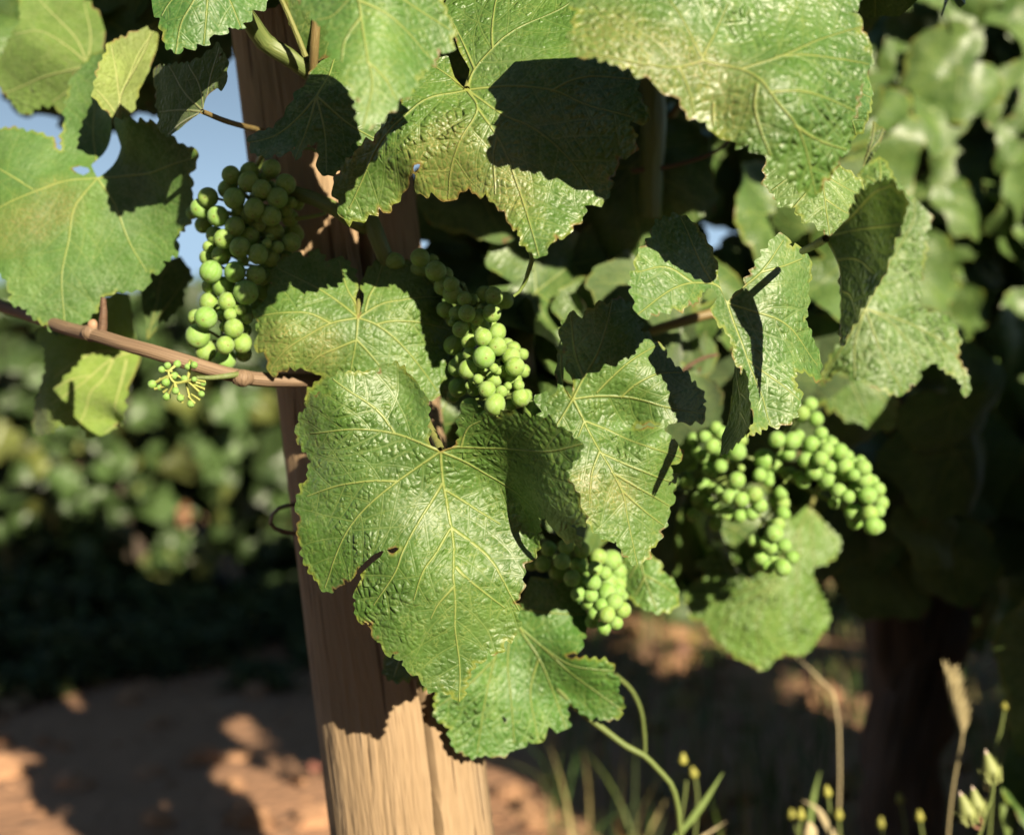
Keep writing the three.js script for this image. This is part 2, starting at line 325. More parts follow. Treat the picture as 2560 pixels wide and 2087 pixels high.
// a bark-like map for stems: lengthwise streaks
function stemMaps(c0, c1, sd0, w = 64, h = 256) {
  const rgb = new Uint8Array(w * h * 4), bp = new Float32Array(w * h);
  for (let j = 0; j < h; j++) for (let i = 0; i < w; i++) {
    const a = i / w * Math.PI * 2, n = fbm(Math.cos(a) * 4 + 9, Math.sin(a) * 4 + j / h * 3 + 9, sd0), s = noise(Math.cos(a) * 14 + 30, Math.sin(a) * 14 + j / h * 5 + 30, sd0 + 5), k = clamp(0.6 * n + 0.55 * s, 0, 1), o = j * w + i;
    for (let c = 0; c < 3; c++) rgb[o * 4 + c] = toS(lerp(c0[c], c1[c], k)); rgb[o * 4 + 3] = 255; bp[o] = s * 0.7 + 0.3 * n;
  }
  return { map: dataTex(rgb, w, h, true, true), bump: dataTex(bp, w, h, false, true) };
}
function stemMaterial(c0, c1, sd0, rough = 0.6, depth = 0.0003) { const t = stemMaps(c0, c1, sd0); return new THREE.MeshPhysicalMaterial({ map: t.map, bumpMap: t.bump, bumpScale: depth, roughness: rough }); }
const M = {
  petiole: stemMaterial([0.16, 0.2, 0.05], [0.24, 0.22, 0.08], 3, 0.5),
  redPetiole: stemMaterial([0.16, 0.1, 0.04], [0.2, 0.16, 0.06], 4, 0.5),
  shoot: stemMaterial([0.09, 0.14, 0.035], [0.17, 0.2, 0.06], 5, 0.5),
  cane: stemMaterial([0.1, 0.06, 0.035], [0.3, 0.205, 0.125], 6, 0.7, 0.0007),
  darkCane: stemMaterial([0.07, 0.04, 0.025], [0.16, 0.09, 0.05], 7, 0.7, 0.0006),
  bark: stemMaterial([0.025, 0.018, 0.013], [0.1, 0.072, 0.052], 8, 0.9, 0.004),
  rachis: plain(0.17, 0.24, 0.06, 0.55),
};
const vine = thing('grapevine', 'nearest grapevine, big sunlit leaves and two green bunches hanging before the wooden post', 'grapevine', V3(-0.16, 0, -0.78), 'vines of the row with the post');
const vine2 = thing('grapevine', 'grapevine just beyond the post, its drooping bunch and wrinkled leaves slightly out of focus', 'grapevine', V3(0.3, 0, -0.98), 'vines of the row with the post');

heroLeaf(vine, { label: 'large sunlit leaf hanging in front of the post, one edge torn', depth: 0.622, spacing: 0.0085,
  outline: `t2 1205,745 1172,715 1135,700 1115,650 1105,560 1110,470 1112,400 1095,330 1075,290 1050,290 1045,255 1020,220 985,180 940,150 890,115 830,90 780,80 745,85 735,115 745,158 700,140 660,130 620,152 560,155 480,165 420,180 380,190 355,215 360,260 370,300 330,315 270,330 200,355 170,385 195,420 210,442 170,455 130,475 125,510 140,525 110,550 100,600 125,640 110,655 150,700 190,750 200,800 235,830 205,890 185,920 200,950 170,985 145,1030 150,1060 120,1110 105,1160 110,1200 145,1230 150,1260 130,1320 140,1390 130,1400 150,1450 170,1480
    t3 170,90 175,160 215,225 245,290 275,340 290,390 310,425 350,420 385,390 410,408 440,380 470,330 515,352 555,310 590,240 640,190 700,140 760,110 820,100 865,84 900,92 865,120 840,132 760,148 700,195 650,240 595,290 610,315 580,370 555,410 540,460 575,485 565,540 570,600 580,640 640,645 690,650 680,700 680,748 735,755 722,800 755,800 765,850 785,890 840,885 880,875 885,935 930,930 935,985 955,1020 985,1050 1035,1045 1045,1080 1100,1130 1155,1168 1205,1135 1260,1195 1285,1180 1310,1230 1340,1255 1375,1215 1375,1160 1390,1090 1420,1020 1450,950 1505,962 1550,900 1560,865 1630,880 1675,830 1685,780 1750,765 1770,750 1785,700 1785,625 1770,590 1790,590 1755,500 1800,440 1815,330 1835,230 1830,205
    t2 1870,1580 1920,1500 1945,1430 1930,1360 1945,1300 1930,1240
    z5 1262,1478 1320,1570 1375,1628 1420,1655 1450,1650 1500,1672 1455,1600 1465,1585 1420,1545 1480,1550 1520,1520 1515,1470 1490,1430 1490,1390 1460,1330 1420,1270 1400,1205 1440,1150 1490,1080 1505,1035 1470,1010 1440,1005 1410,960 1340,945 1320,900 1270,880 1180,880 1130,860 1050,845 990,870 960,870 870,860 850,880 835,820 790,795 750,820 745,850 735,940 745,1000 720,1040 690,1060 650,1072`,
  bend: `t2 1205,745:4 500,380:2 900,300:-4 120,600:-18 450,900:-4 150,1300:-16 t3 320,400:-14 800,60:3 600,500:-4 1300,300:8 1335,1230:-6 1000,1000:-3 1700,700:-7 1820,230:-6
    t2 1560,900:-6 1720,1080:-8 1900,1420:-10 z5 1262,1470:20 1480,1500:38 1500,1040:46 1100,1060:14 1050,850:28 800,850:14 1250,1250:22`,
  veins: `t2 1205,745 1060,680 860,610 540,580 220,612 / t2 860,610 760,470 640,370 400,200 / t2 1205,745 880,970 620,1190 480,1380 t3 330,390 / t2 880,970 700,965 440,1000 200,1080 / t2 1205,745 1220,950 1260,1200 1300,1480 t3 1310,450 1315,700 1340,980 1345,1240 / t2 1218,985 1110,1160 1000,1340 t3 920,120 870,260 700,520 / t2 1270,1330 1160,1520 t3 1080,250 1000,480 / t2 1245,1035 1500,1200 1650,1290 / t2 1285,1320 1450,1440 1600,1580 t3 1790,560 / t3 1305,380 1180,520 1130,620 / t3 1320,235 1500,400 1680,540 / t2 1205,745 1380,820 1520,900 1700,1010 1900,1180 / t2 1205,745 1300,715 1500,720 z5 1100,1075 1300,1085 1495,1040 / t2 1360,715 1385,620 1420,560 1500,520`,
  petiole: `t2 1205,742:0 1170,660:12 1125,580:20 1100,520:34`, petioleR: [0.0022, 0.0022] });

heroLeaf(vine, { label: 'broad leaf below the left bunch, half sunlit and half in shade, with a reddened lower edge', depth: 0.668,
  outline: `t1 1005,705 1025,650 1045,590 1050,520 1018,480 1025,425 1050,395 1065,340 1080,310 1105,320 1120,280 1160,255 1205,240 1260,285 1330,285 1400,275 1420,330 1500,350 1545,370 1540,420 1610,440 1650,510 1635,560 1610,600 1660,640 1670,680 1705,720 1700,760 1710,790 1665,850 1695,880 1700,930 1710,990 1670,1040 1690,1100 1695,1160 1650,1190 1640,1230 1610,1290 1520,1320 1350,1400 1100,1420 900,1380 770,1300 700,1300 600,1320 620,1270 660,1230 710,1180 740,1135 690,1130 650,1110 610,1100 570,1075 530,1105 490,1070 445,1105 410,1110 360,1145 335,1110 315,1080 330,1030 310,1000 300,960 230,935 240,860 260,820 235,795 265,740 235,720 218,690 240,640 270,600 300,570 325,545 320,510 380,450 345,370 365,335 400,320 415,270 490,240 520,215 590,245 640,245 660,200 720,220 750,270 775,315 800,322 812,262 850,250 900,265 940,320 980,390 1000,400 1008,480 985,560 998,660`,
  bend: `t1 1005,700:0 400,800:4 240,850:-4 450,300:-10 330,1100:-3 700,260:-12 700,1000:2 1000,1200:0 740,1290:-8 1300,300:-14 1500,600:-4 1690,750:-18 1300,800:0 1650,1200:-9`,
  veins: `t1 1005,705 800,745 600,850 450,960 340,1090 / t1 800,745 640,670 400,670 230,700 / t1 1005,705 880,600 700,480 400,330 / t1 1005,705 990,880 950,1100 / t1 975,880 830,940 700,1000 620,1080 / t1 990,865 1080,960 1180,1080 / t1 1005,705 1140,755 1330,905 1500,1110 1600,1250 / t1 1005,705 1180,600 1330,570 1630,540 / t1 1060,650 1090,540 1150,430 1200,260 / t1 1005,705 990,600 930,500 860,270 / t1 1140,755 1250,730 1450,735 1690,790`,
  blush: `t1 560,960 680,940 480,1000 420,900`, blushR: 0.021, look: { base: [0.068, 0.14, 0.025], shine: 0.75 },
  petiole: `t1 1005,700:0 1010,600:8 1030,450:30` });

heroLeaf(vine, { label: 'glossy blistered leaf high in the middle, its long tip hanging down and a shadow across it', depth: 0.598, spacing: 0.009,
  outline: `z2 785,552 745,520 705,470 690,420 680,385 620,350 590,375 560,395 540,440 480,480 440,560 370,630 350,690 290,715 250,790 210,880 130,900 75,980 30,1010 0,1070 -40,1130 -10,1240 30,1360 80,1370 180,1330 240,1285 265,1320 320,1270 380,1200 430,1100 500,1010 470,1090 458,1140 500,1200 560,1185 680,1245 740,1190 800,1160 840,1200 900,1195 960,1260 1020,1310 1060,1400 1100,1420 1145,1520 1190,1560 1240,1590 1280,1540 1300,1505 1330,1450 1400,1455 1440,1390 1500,1340 1510,1275 1560,1270 1640,1245 1670,1180 1665,1105 1710,1060 1715,975 1800,965 1830,880 1825,820 1790,780 1800,750 1920,740 1880,640 1840,560 1820,480 1850,420 1800,330 1720,300 1600,330 1500,330 1470,250 1520,150 1480,20 1400,-100 1200,-180 1000,-190 850,-150 720,-60 670,60 700,200 740,320 800,420`,
  bend: `z2 785,552:0 350,950:6 0,1200:-9 380,1150:-4 480,1100:4 680,1230:-2 760,850:10 950,1200:10 1230,1570:24 1450,1000:12 1650,1200:12 1280,880:11 1800,850:20 1850,600:20 1300,450:8 1200,-150:-24 800,100:-16 950,250:-4 1480,100:-4`,
  veins: `z2 785,552 550,600 380,730 200,960 60,1290 / z2 785,552 850,665 740,880 680,1080 670,1230 / z2 850,665 1000,890 1100,1150 1180,1400 1230,1580 / z2 965,850 950,950 960,1200 / z2 785,552 1000,700 1200,790 1400,960 1560,1180 / z2 785,552 960,535 1130,530 1330,560 1530,640 1800,720 / z2 1310,560 1500,470 1820,480 / z2 785,552 820,440 950,295 1110,165 1330,70 1440,0 / z2 945,295 945,120 980,-80 / z2 830,420 760,260 700,140 / z2 785,552 680,470 570,400`,
  blush: `z2 640,1040 700,950 560,1100 740,1150 1000,1230`, blushR: 0.024, look: { pucker: 0.0016, cell: 0.0046, rough: 0.4 },
  petiole: `z2 785,550:0 800,500:6 830,440:16 870,330:60` });

heroLeaf(vine2, { label: 'huge wrinkled leaf at the top, covering the sun from the leaf below it', depth: 0.528, spacing: 0.009,
  outline: `z3 -150,-220 300,-230 600,-200 900,-170 1120,-120 1110,10 1050,72 1130,140 1100,200 1165,250 1150,310 1185,350 1180,410 1110,470 1130,540 1100,600 1105,660 1075,720 1080,770 1060,770 1055,850 1045,940 985,940 960,1055 900,1110 870,1200 840,1222 780,1190 720,1140 690,1080 640,1090 600,1020 545,1010 530,960 480,950 445,880 405,905 350,880 300,870 270,805 205,820 170,750 100,730 40,690 0,610
    z2 2080,600 1965,540 1930,500 1900,470 1810,450 1790,410 1720,405 1650,375 1590,355 1460,355 1425,330 1440,190 1480,150 1445,110 1500,70 1420,10 1350,-60 1500,-200`,
  bend: `z3 150,365:0 500,560:6 250,700:-2 850,1190:-12 700,800:4 1080,800:-12 1150,350:-18 700,300:-3 1050,20:-22 z2 1430,330:6 1700,200:6 1500,-100:-10 z3 250,0:-6 330,180:-9 0,500:4`,
  veins: `z3 150,368 400,430 600,620 760,850 850,1200 / z3 480,520 460,650 500,800 560,960 / z3 380,425 640,340 900,230 1120,170 / z3 600,345 900,350 1170,400 / z3 560,570 800,570 1090,680 / z3 720,780 830,850 1040,920 / z3 150,368 -10,410 -200,400 z2 1500,340 / z3 150,368 40,160 -60,0 / z3 150,340 240,160 300,20 / z3 0,410 60,560 90,700 / z3 210,640 210,780`,
  look: { base: [0.06, 0.135, 0.023], pucker: 0.0017, cell: 0.0052, rough: 0.42 }, blush: `z2 1700,300 1950,420 z3 0,500 150,600`, blushR: 0.03 });

heroLeaf(vine, { label: 'pointed leaf hanging from the top edge, left of the big blistered one', depth: 0.528,
  outline: `z2 90,-520 420,-480 600,-260 640,-100 630,0 660,80 700,140 695,230 675,320 610,305 590,370 560,400 480,480 450,540 370,600 360,630 310,690 290,700 230,760 140,805 125,770 130,700 115,610 80,610 75,540 30,520 30,430 0,370 z1 2050,330 2040,200 2025,150 1960,140 1930,60 1850,0 1740,-160 1720,-420 1950,-520`,
  bend: `z2 120,-100:0 140,790:10 300,350:4 560,350:-10 650,150:-14 z1 2080,200:0 1900,20:-10 z2 150,400:8`,
  veins: `z2 90,-180 130,100 165,330 200,520 140,795 / z2 110,0 350,130 560,350 / z2 90,-150 400,0 680,180 / z2 130,100 30,250 10,380 / z2 170,380 280,480 350,610 / z1 2250,-100 2050,100 1960,120`,
  look: { base: [0.068, 0.15, 0.029], rough: 0.48 } });

heroLeaf(vine, { label: 'shaded leaf between the post and the pointed leaf', depth: 0.628,
  outline: `z1 2060,348 1990,380 1910,450 1880,540 1820,620 1760,710 1690,800 1640,810 1570,830 1525,870 1550,890 1535,920 1580,950 1620,960 1680,985 1700,950 1760,960 1790,940 1830,900 1820,970 1830,1000 1870,940 1890,870 1960,890 1975,960 1970,1060 2030,1085 2130,1030 z2 110,900 210,860 260,790 330,680 300,520 220,380 60,300`,
  bend: `z1 1960,600:0 1560,880:-6 1840,980:4 2030,1070:2 2300,900:-8 2060,380:-12 2200,500:-4`,
  veins: `z1 1960,600 1850,720 1700,840 1540,880 / z1 1960,600 1900,800 1830,980 / z1 1960,600 2010,820 2020,1070 / z1 1960,600 2150,760 2330,860 / z1 1960,600 2030,480 2070,370` });

heroLeaf(vine, { label: 'big soft-focus leaf at the left edge, a hole near its centre and one lobe folded over', depth: 0.72, cell: 0.0016,
  outline: `z1 600,1100 560,1020 690,800 700,640 690,300 640,330 600,320 540,370 500,430 440,480 410,650 385,800 370,930 340,890 280,840 230,820 160,815 110,795 0,800 -140,820 -330,900 -500,1050 -560,1300 -480,1550 -300,1690 -100,1730
    z4 0,-20 40,20 40,60 80,110 70,170 110,180 170,200 190,240 230,270 290,300 320,350 360,340 400,370 440,365 500,290 560,230 600,190 630,130 650,120 720,90 840,80 905,65 920,0
    z1 930,1680 990,1680 1000,1610 1060,1580 1100,1570 1085,1480 1110,1430 1140,1400 1180,1340 1160,1290 1190,1220 1180,1170 1195,1110 1170,1080 1215,1000 1222,932 1100,890 1040,830 980,800 970,770 850,760 765,720 720,715 700,760 740,900 700,1020`,
  holes: ['z1 442,1042 490,1028 545,1040 553,1062 515,1085 475,1070'],
  bend: `z1 600,1100:0 440,600:-18 600,350:-26 100,1000:-4 -300,1200:-12 50,1500:2 430,1650:4 z4 400,340:6 z1 950,1450:2 1180,1200:14 1190,960:22 760,730:24 850,1000:6 660,900:-10`,
  veins: `z1 600,1100 575,850 590,600 620,360 / z1 600,1100 660,980 740,800 / z1 600,1100 800,1085 960,1060 1190,980 / z1 600,1100 700,1250 800,1500 900,1680 / z1 600,1100 460,1280 420,1500 380,1700 z4 400,340 / z1 600,1100 400,1120 200,1190 0,1280 -300,1500 / z1 200,1170 0,1050 -200,950`,
  look: { base: [0.068, 0.145, 0.031], rough: 0.55, shine: 0.7, pucker: 0.0006, net: 0.5 }, blush: 'z1 200,1350 60,1420 350,1250', blushR: 0.02,
  flap: { label: 'pale folded lobe showing the underside', depth: 0.703, cell: 0.0016,
    outline: `z1 1000,122 960,130 930,150 850,190 780,230 700,252 660,320 610,420 582,540 600,620 670,690 720,722 790,722 812,700 860,560 920,440 980,280`,
    bend: `z1 1000,130:-16 700,260:6 590,560:14 760,715:4 900,440:-12 750,450:8`, veins: `z1 730,715 760,560 850,350 990,140 / z1 730,715 640,600 600,560 / z1 745,640 720,450 690,280 / z1 780,520 900,300 940,160`, look: { ...UNDER, rough: 0.7 } } });

heroLeaf(vine, { label: 'leaf seen from below in the top corner, pale with a shadow across it', depth: 0.78, cell: 0.0016,
  outline: `z1 545,400 640,330 650,200 620,100 520,0 400,-140 150,-200 90,-80 120,0 125,80 130,170 80,180 75,220 20,330 0,370 -70,440 0,540 30,580 70,610 90,660 150,705 200,670 250,640 320,640 410,690 470,640 500,500`,
  bend: `z1 545,390:0 300,250:8 60,500:-4 150,690:-8 420,660:-10 250,0:-2 560,60:-14 630,200:-12`,
  veins: `z1 545,400 470,240 370,130 270,30 150,-120 / z1 545,400 420,290 240,190 90,210 / z1 545,400 480,420 250,480 40,570 / z1 545,400 560,250 520,20 / z1 545,400 460,520 320,630`,
  look: { ...UNDER, base: [0.112, 0.2, 0.029], through: 0.25 } });
heroLeaf(vine, { label: 'glossy leaf tip hanging from the top edge beside the patch of sky', depth: 0.6,
  outline: `z1 1300,-220 1000,-200 930,-60 945,70 990,110 1010,200 1020,270 1060,300 1080,335 1115,330 1120,280 1160,300 1215,265 1255,280 1290,240 1320,210 1370,215 1400,160 1450,140 1480,185 1500,140 1560,90 1560,60 1650,10 1700,-60 1600,-180`,
  bend: `z1 1300,-200:0 1090,320:6 950,40:-4 1350,190:2 1600,40:-10 1200,60:6`, veins: `z1 1300,-220 1200,0 1120,150 1085,330 / z1 1300,-220 1280,50 1260,270 / z1 1300,-220 1420,0 1490,170 / z1 1240,-100 1060,0 1000,100`, look: { pucker: 0.0014, cell: 0.005, base: [0.056, 0.14, 0.029] } });
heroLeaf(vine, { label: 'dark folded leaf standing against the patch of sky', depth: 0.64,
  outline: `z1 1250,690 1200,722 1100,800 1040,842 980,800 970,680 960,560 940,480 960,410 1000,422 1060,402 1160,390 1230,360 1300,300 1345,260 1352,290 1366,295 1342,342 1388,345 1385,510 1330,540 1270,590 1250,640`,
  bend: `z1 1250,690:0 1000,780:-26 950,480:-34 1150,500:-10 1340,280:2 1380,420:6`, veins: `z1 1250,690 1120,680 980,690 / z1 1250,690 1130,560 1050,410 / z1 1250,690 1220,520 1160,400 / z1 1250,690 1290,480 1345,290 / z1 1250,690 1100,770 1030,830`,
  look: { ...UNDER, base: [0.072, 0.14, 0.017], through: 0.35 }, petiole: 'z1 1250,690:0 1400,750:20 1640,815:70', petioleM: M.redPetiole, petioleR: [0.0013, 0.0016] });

heroLeaf(vine, { label: 'sunlit leaf behind the largest one, jagged, its upper half in shade', depth: 0.645, spacing: 0.0085,
  outline: `t4 455,885 385,792 392,700 398,600 390,540 362,442 348,500 310,488 345,530 335,570 345,620 320,690 335,740 345,795 330,850 265,905 275,850 265,825 220,850 170,860 165,900 180,930 230,990 205,1040
    z5 1230,880 1220,960 1300,1120 1400,1270 1500,1440 1550,1540 1600,1592 1660,1640 1715,1615 1740,1690 1780,1740 1850,1785
    t6 110,1280 130,1240 160,1200 200,1140 204,1110 240,1105 260,1060 272,985 302,965 325,910 340,880 352,836 t4 1180,1700 1220,1680 1210,1600 1190,1545 1240,1530 1240,1500 1210,1450 1215,1420 1190,1385 1280,1350 1285,1320 1265,1270 1250,1225 1200,1195 1205,1165 1150,1130 1090,1100 1000,1105 920,1114 1000,1085 1180,1080 1280,1064 1380,1055 1450,1050 1450,1000 1430,930 1440,880 1420,820 1390,800 1350,770 1340,720 1290,690 1230,650 1220,620 1160,590 1170,560 1140,500 1110,460 1070,460 1050,430 1000,390 960,380 960,290 930,260 925,190 900,165 850,175 840,140 790,140 735,160 715,185 700,170 655,148 630,170 610,215 565,205 540,240 530,290 490,260 430,243 400,290 380,345 345,355 345,400 375,470 402,590 408,680 440,712 462,765 456,850`,
  bend: `t4 460,890:0 250,900:-4 350,480:-8 420,300:-6 650,170:-2 900,200:-14 750,600:3 1400,900:-16 1050,850:0 1250,1050:-2 900,1112:-10 1000,1200:4 1280,1330:-6 700,1350:4 560,1500:8 1200,1600:-8 t6 110,1270:0 0,700:2`,
  veins: `t4 460,890 540,730 640,550 700,380 750,150 / t4 540,730 480,560 440,260 / t4 460,890 640,870 900,885 1200,960 1430,1000 / t4 640,840 770,710 900,600 1100,480 / t4 820,880 920,790 1100,700 1290,690 / t4 460,890 545,1060 660,1280 760,1450 840,1620 t6 30,900 110,1260 / t4 560,1060 760,1140 1000,1240 1270,1330 / t4 660,1290 900,1400 1100,1480 1230,1520 / t4 750,1440 950,1560 1180,1690 / t4 820,1570 1000,1736 t6 300,940 / t4 660,1280 600,1450 580,1700 / t4 460,890 400,990 300,1150 / t4 545,1060 500,1170 / t4 440,870 380,740 370,560`,
  look: { base: [0.068, 0.14, 0.026], pucker: 0.0013 }, blush: 't4 560,1560 520,1700 800,1600', blushR: 0.014 });

heroLeaf(vine, { label: 'lowest leaf by the post, ribbed, a small hole in it, part in shade', depth: 0.735,
  outline: `z8 1080,330 1110,300 1180,130 1290,150 1340,180 1430,200 1440,260 1490,300 1520,350 1515,400 1530,470 1500,520 1505,580 1480,605 1400,625 1480,645 1660,662 1700,710 1690,740 1735,790 1700,810 1720,860 1755,915 1740,960 1745,1000 1700,1012 1640,1020 1600,1000 1530,1000 1480,950 1440,920 1400,885 1405,960 1410,1080 1380,1090 1320,1080 1290,1060 1280,1100 1230,1165 1160,1140 1130,1195 1080,1170 1050,1220 990,1250 900,1240 800,1245 710,1200 690,1150 690,1080 640,1050 600,1020 590,960 600,910 590,870 620,830 750,600 900,450`,
  holes: ['z8 1005,995 1022,1010 1036,1022 1020,1045 1006,1018'],
  bend: `z8 1080,330:0 1300,250:4 1500,400:2 1480,600:16 1400,620:12 1690,700:6 1720,950:-4 1400,870:-6 1200,650:0 1400,1070:-3 1230,1150:2 900,1230:8 650,950:16 800,700:12 1100,1000:4`,
  veins: `z8 1080,330 960,640 900,900 850,1230 / z8 960,640 800,800 610,940 / z8 1080,330 1040,640 1060,900 1080,1160 / z8 1080,330 1110,450 1230,640 1320,850 1400,1070 / z8 1110,450 1250,570 1450,750 1740,960 / z8 1080,330 1300,360 1520,370 / z8 1230,640 1180,850 1230,1150 / z8 1250,570 1420,680 1700,720`,
  look: { pucker: 0.0018, cell: 0.0056, base: [0.056, 0.14, 0.023] } });
heroLeaf(vine, { label: 'small dark leaf tucked against the post under the largest leaf', depth: 0.7,
  outline: `t3 900,700 1000,800 1120,900 1200,1120 1110,1148 1060,1130 1040,1065 985,1055 920,1078 840,1078 790,1050 770,1000 775,920 820,800`, bend: `t3 900,750:0 800,1000:-4 1100,1100:4 950,1000:3`, veins: `t3 920,720 900,900 850,1060 / t3 920,720 1000,920 1090,1130`, look: { pucker: 0.0012 } });

heroLeaf(vine2, { label: 'three-lobed leaf right of the middle, folded down its edge, a big tooth-edged shadow on it', depth: 0.607, cell: 0.0015,
  outline: `t5 905,825 880,780 850,690 835,600 800,480 760,380 700,290 640,215 560,170 480,185 360,240 330,340 290,400 225,460 212,590 175,650 190,710 180,780 212,820 222,900 250,930 330,915 400,895 490,862 520,885 575,870 610,822 655,838 680,800 705,755 745,715 800,722 825,755 832,785 805,830 790,930 820,965 870,1010 880,1060 920,1090 945,1150 955,1270 1000,1312 1040,1372 1060,1470 1070,1560 1085,1640 1090,1740 1080,1800 1050,1860 t6 940,258 990,230 1030,220 1080,180 1110,200 1180,185 1215,190 1260,140 t5 1420,1640 1450,1560 1438,1468 1410,1500 1400,1400 1412,1335 1480,1342 1540,1380 1585,1420 1595,1350 1600,1250 1560,1150 1500,1020 1465,960 1490,880 1500,760 1525,600 1515,490 1470,470 1455,415 1390,420 1385,395 1350,400 1350,335 1260,330 1210,420 1160,480 1110,560 1080,620 1040,690 1010,720 960,745 930,790`,
  bend: `t5 905,825:0 700,600:4 480,200:2 240,600:18 250,900:24 600,750:12 700,740:6 800,930:6 960,1280:6 1080,1700:8 1260,400:-8 1450,480:-14 1300,700:-4 1500,800:-18 1590,1300:-20 1250,1150:-2 1400,1550:2 1150,1650:2`,
  veins: `t5 905,825 840,700 640,680 480,730 230,915 / t5 800,680 700,520 560,180 / t5 640,680 450,560 220,600 / t5 905,825 990,740 1150,600 1320,360 / t5 1150,600 1300,560 1460,500 / t5 905,825 1130,900 1350,1000 1580,1300 / t5 905,825 960,1000 1050,1250 1180,1600 t6 1100,180 / t5 1050,1250 1250,1400 1440,1560`,
  look: { base: [0.068, 0.145, 0.029], pucker: 0.001 },
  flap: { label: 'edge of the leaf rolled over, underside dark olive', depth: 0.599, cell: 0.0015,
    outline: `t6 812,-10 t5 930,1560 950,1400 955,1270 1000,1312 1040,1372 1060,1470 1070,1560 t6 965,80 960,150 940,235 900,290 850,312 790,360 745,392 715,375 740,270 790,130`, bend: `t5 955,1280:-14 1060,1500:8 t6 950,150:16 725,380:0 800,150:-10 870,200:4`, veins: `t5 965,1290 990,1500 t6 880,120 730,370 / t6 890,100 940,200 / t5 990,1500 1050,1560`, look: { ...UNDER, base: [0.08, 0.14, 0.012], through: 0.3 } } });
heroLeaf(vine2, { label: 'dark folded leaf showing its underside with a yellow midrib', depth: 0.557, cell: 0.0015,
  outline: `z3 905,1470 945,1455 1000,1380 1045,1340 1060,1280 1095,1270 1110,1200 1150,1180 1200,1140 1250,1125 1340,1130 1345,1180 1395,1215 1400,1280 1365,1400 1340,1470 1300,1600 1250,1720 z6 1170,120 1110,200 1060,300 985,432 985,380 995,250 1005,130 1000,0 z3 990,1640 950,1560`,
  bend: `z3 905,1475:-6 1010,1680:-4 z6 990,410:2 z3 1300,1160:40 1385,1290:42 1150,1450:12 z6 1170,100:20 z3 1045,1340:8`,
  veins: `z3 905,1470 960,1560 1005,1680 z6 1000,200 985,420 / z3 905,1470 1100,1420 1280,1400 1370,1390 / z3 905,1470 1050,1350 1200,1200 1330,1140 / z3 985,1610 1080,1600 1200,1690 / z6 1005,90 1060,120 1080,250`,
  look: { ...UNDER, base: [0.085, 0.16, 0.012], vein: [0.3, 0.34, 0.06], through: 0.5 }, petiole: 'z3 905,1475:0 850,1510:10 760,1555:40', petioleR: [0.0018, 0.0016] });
heroLeaf(vine2, { label: 'pale crinkled leaf hanging at the right with a long curled tip', depth: 0.77, cell: 0.0016,
  outline: `z3 1400,1212 1440,1205 1480,1250 1540,1320 1555,1370 1520,1430 1530,1500 1520,1560 1500,1690 z6 1490,80 1460,200 1440,225 1540,225 1620,240 1680,280 1720,350 1725,440 1720,500 1750,560 1790,650 1787,740 1765,752 1755,680 1720,630 1690,605 1600,540 1530,512 1530,570 1480,570 1475,655 1435,660 1400,720 1375,742 1280,710 1210,690 1180,660 1150,620 1090,648 1050,625 1020,540 950,610 900,650 868,682 900,585 960,470 1030,370 1090,270 1140,190 1200,60 1280,-60 z3 1340,1400`,
  bend: `z6 1150,200:0 950,600:-4 z3 1450,1230:-22 z6 1460,100:-10 1100,600:6 1380,720:4 1350,450:2 1700,350:-8 1775,740:-4`,
  veins: `z6 1150,200 1230,420 1300,560 1385,730 / z6 1150,200 1300,280 1420,420 1480,560 / z6 1150,200 1090,400 1080,630 / z6 1150,200 1250,0 z3 1450,1350 1450,1220 / z6 1150,200 1500,330 1720,500 1780,740 / z6 1150,200 1000,450 890,640`,
  look: { base: [0.08, 0.155, 0.035], pucker: 0.0022, cell: 0.0066, rough: 0.46 } });
heroLeaf(vine2, { label: 'pale shiny leaf hanging just below the huge top leaf', depth: 0.64,
  outline: `z3 880,760 700,780 560,900 530,1010 540,1165 580,1200 600,1240 650,1280 690,1290 720,1280 750,1340 800,1380 830,1380 890,1430 932,1468 955,1440 1000,1385 1045,1340 1060,1280 1095,1275 1110,1200 1145,1185 1140,1150 1090,1100 1030,1050 970,1000 960,850`,
  bend: `z3 860,800:-8 930,1450:8 560,1150:-2 1130,1170:-10 850,1150:4`, veins: `z3 880,770 870,1000 900,1230 930,1460 / z3 870,950 700,1080 570,1180 / z3 880,1100 760,1220 700,1290 / z3 890,1080 1000,1150 1100,1200 / z3 900,1230 980,1290 1050,1330`, look: { base: [0.096, 0.17, 0.043], pucker: 0.0014, cell: 0.0045 } });
heroLeaf(vine2, { label: 'leaf edge peeping out from behind the right side of the huge top leaf', depth: 0.66, cell: 0.0016,
  outline: `z3 950,400 1110,440 1160,450 1192,540 1190,600 1170,700 1150,770 1100,830 1060,870 900,850 880,600`, bend: `z3 950,600:0 1180,560:-8 1080,850:-4 1100,650:3`, veins: `z3 950,500 1080,560 1180,600 / z3 950,500 1050,700 1090,830`, look: { base: [0.064, 0.15, 0.029], pucker: 0.0016, cell: 0.006 } });
heroLeaf(vine2, { label: 'small pale leaf above the dark folded one', depth: 0.73, cell: 0.0016,
  outline: `z3 1095,1085 1130,1040 1190,1000 1240,965 1290,1040 1310,1090 1345,1130 1385,1165 1410,1215 1340,1230 1250,1180 1160,1185 1142,1135`, bend: `z3 1240,1080:0 1100,1090:-4 1390,1200:-6 1240,975:-8`, veins: `z3 1240,1170 1240,1080 1240,970 / z3 1240,1150 1150,1090 / z3 1240,1150 1330,1150`, look: { base: [0.08, 0.155, 0.035] } });
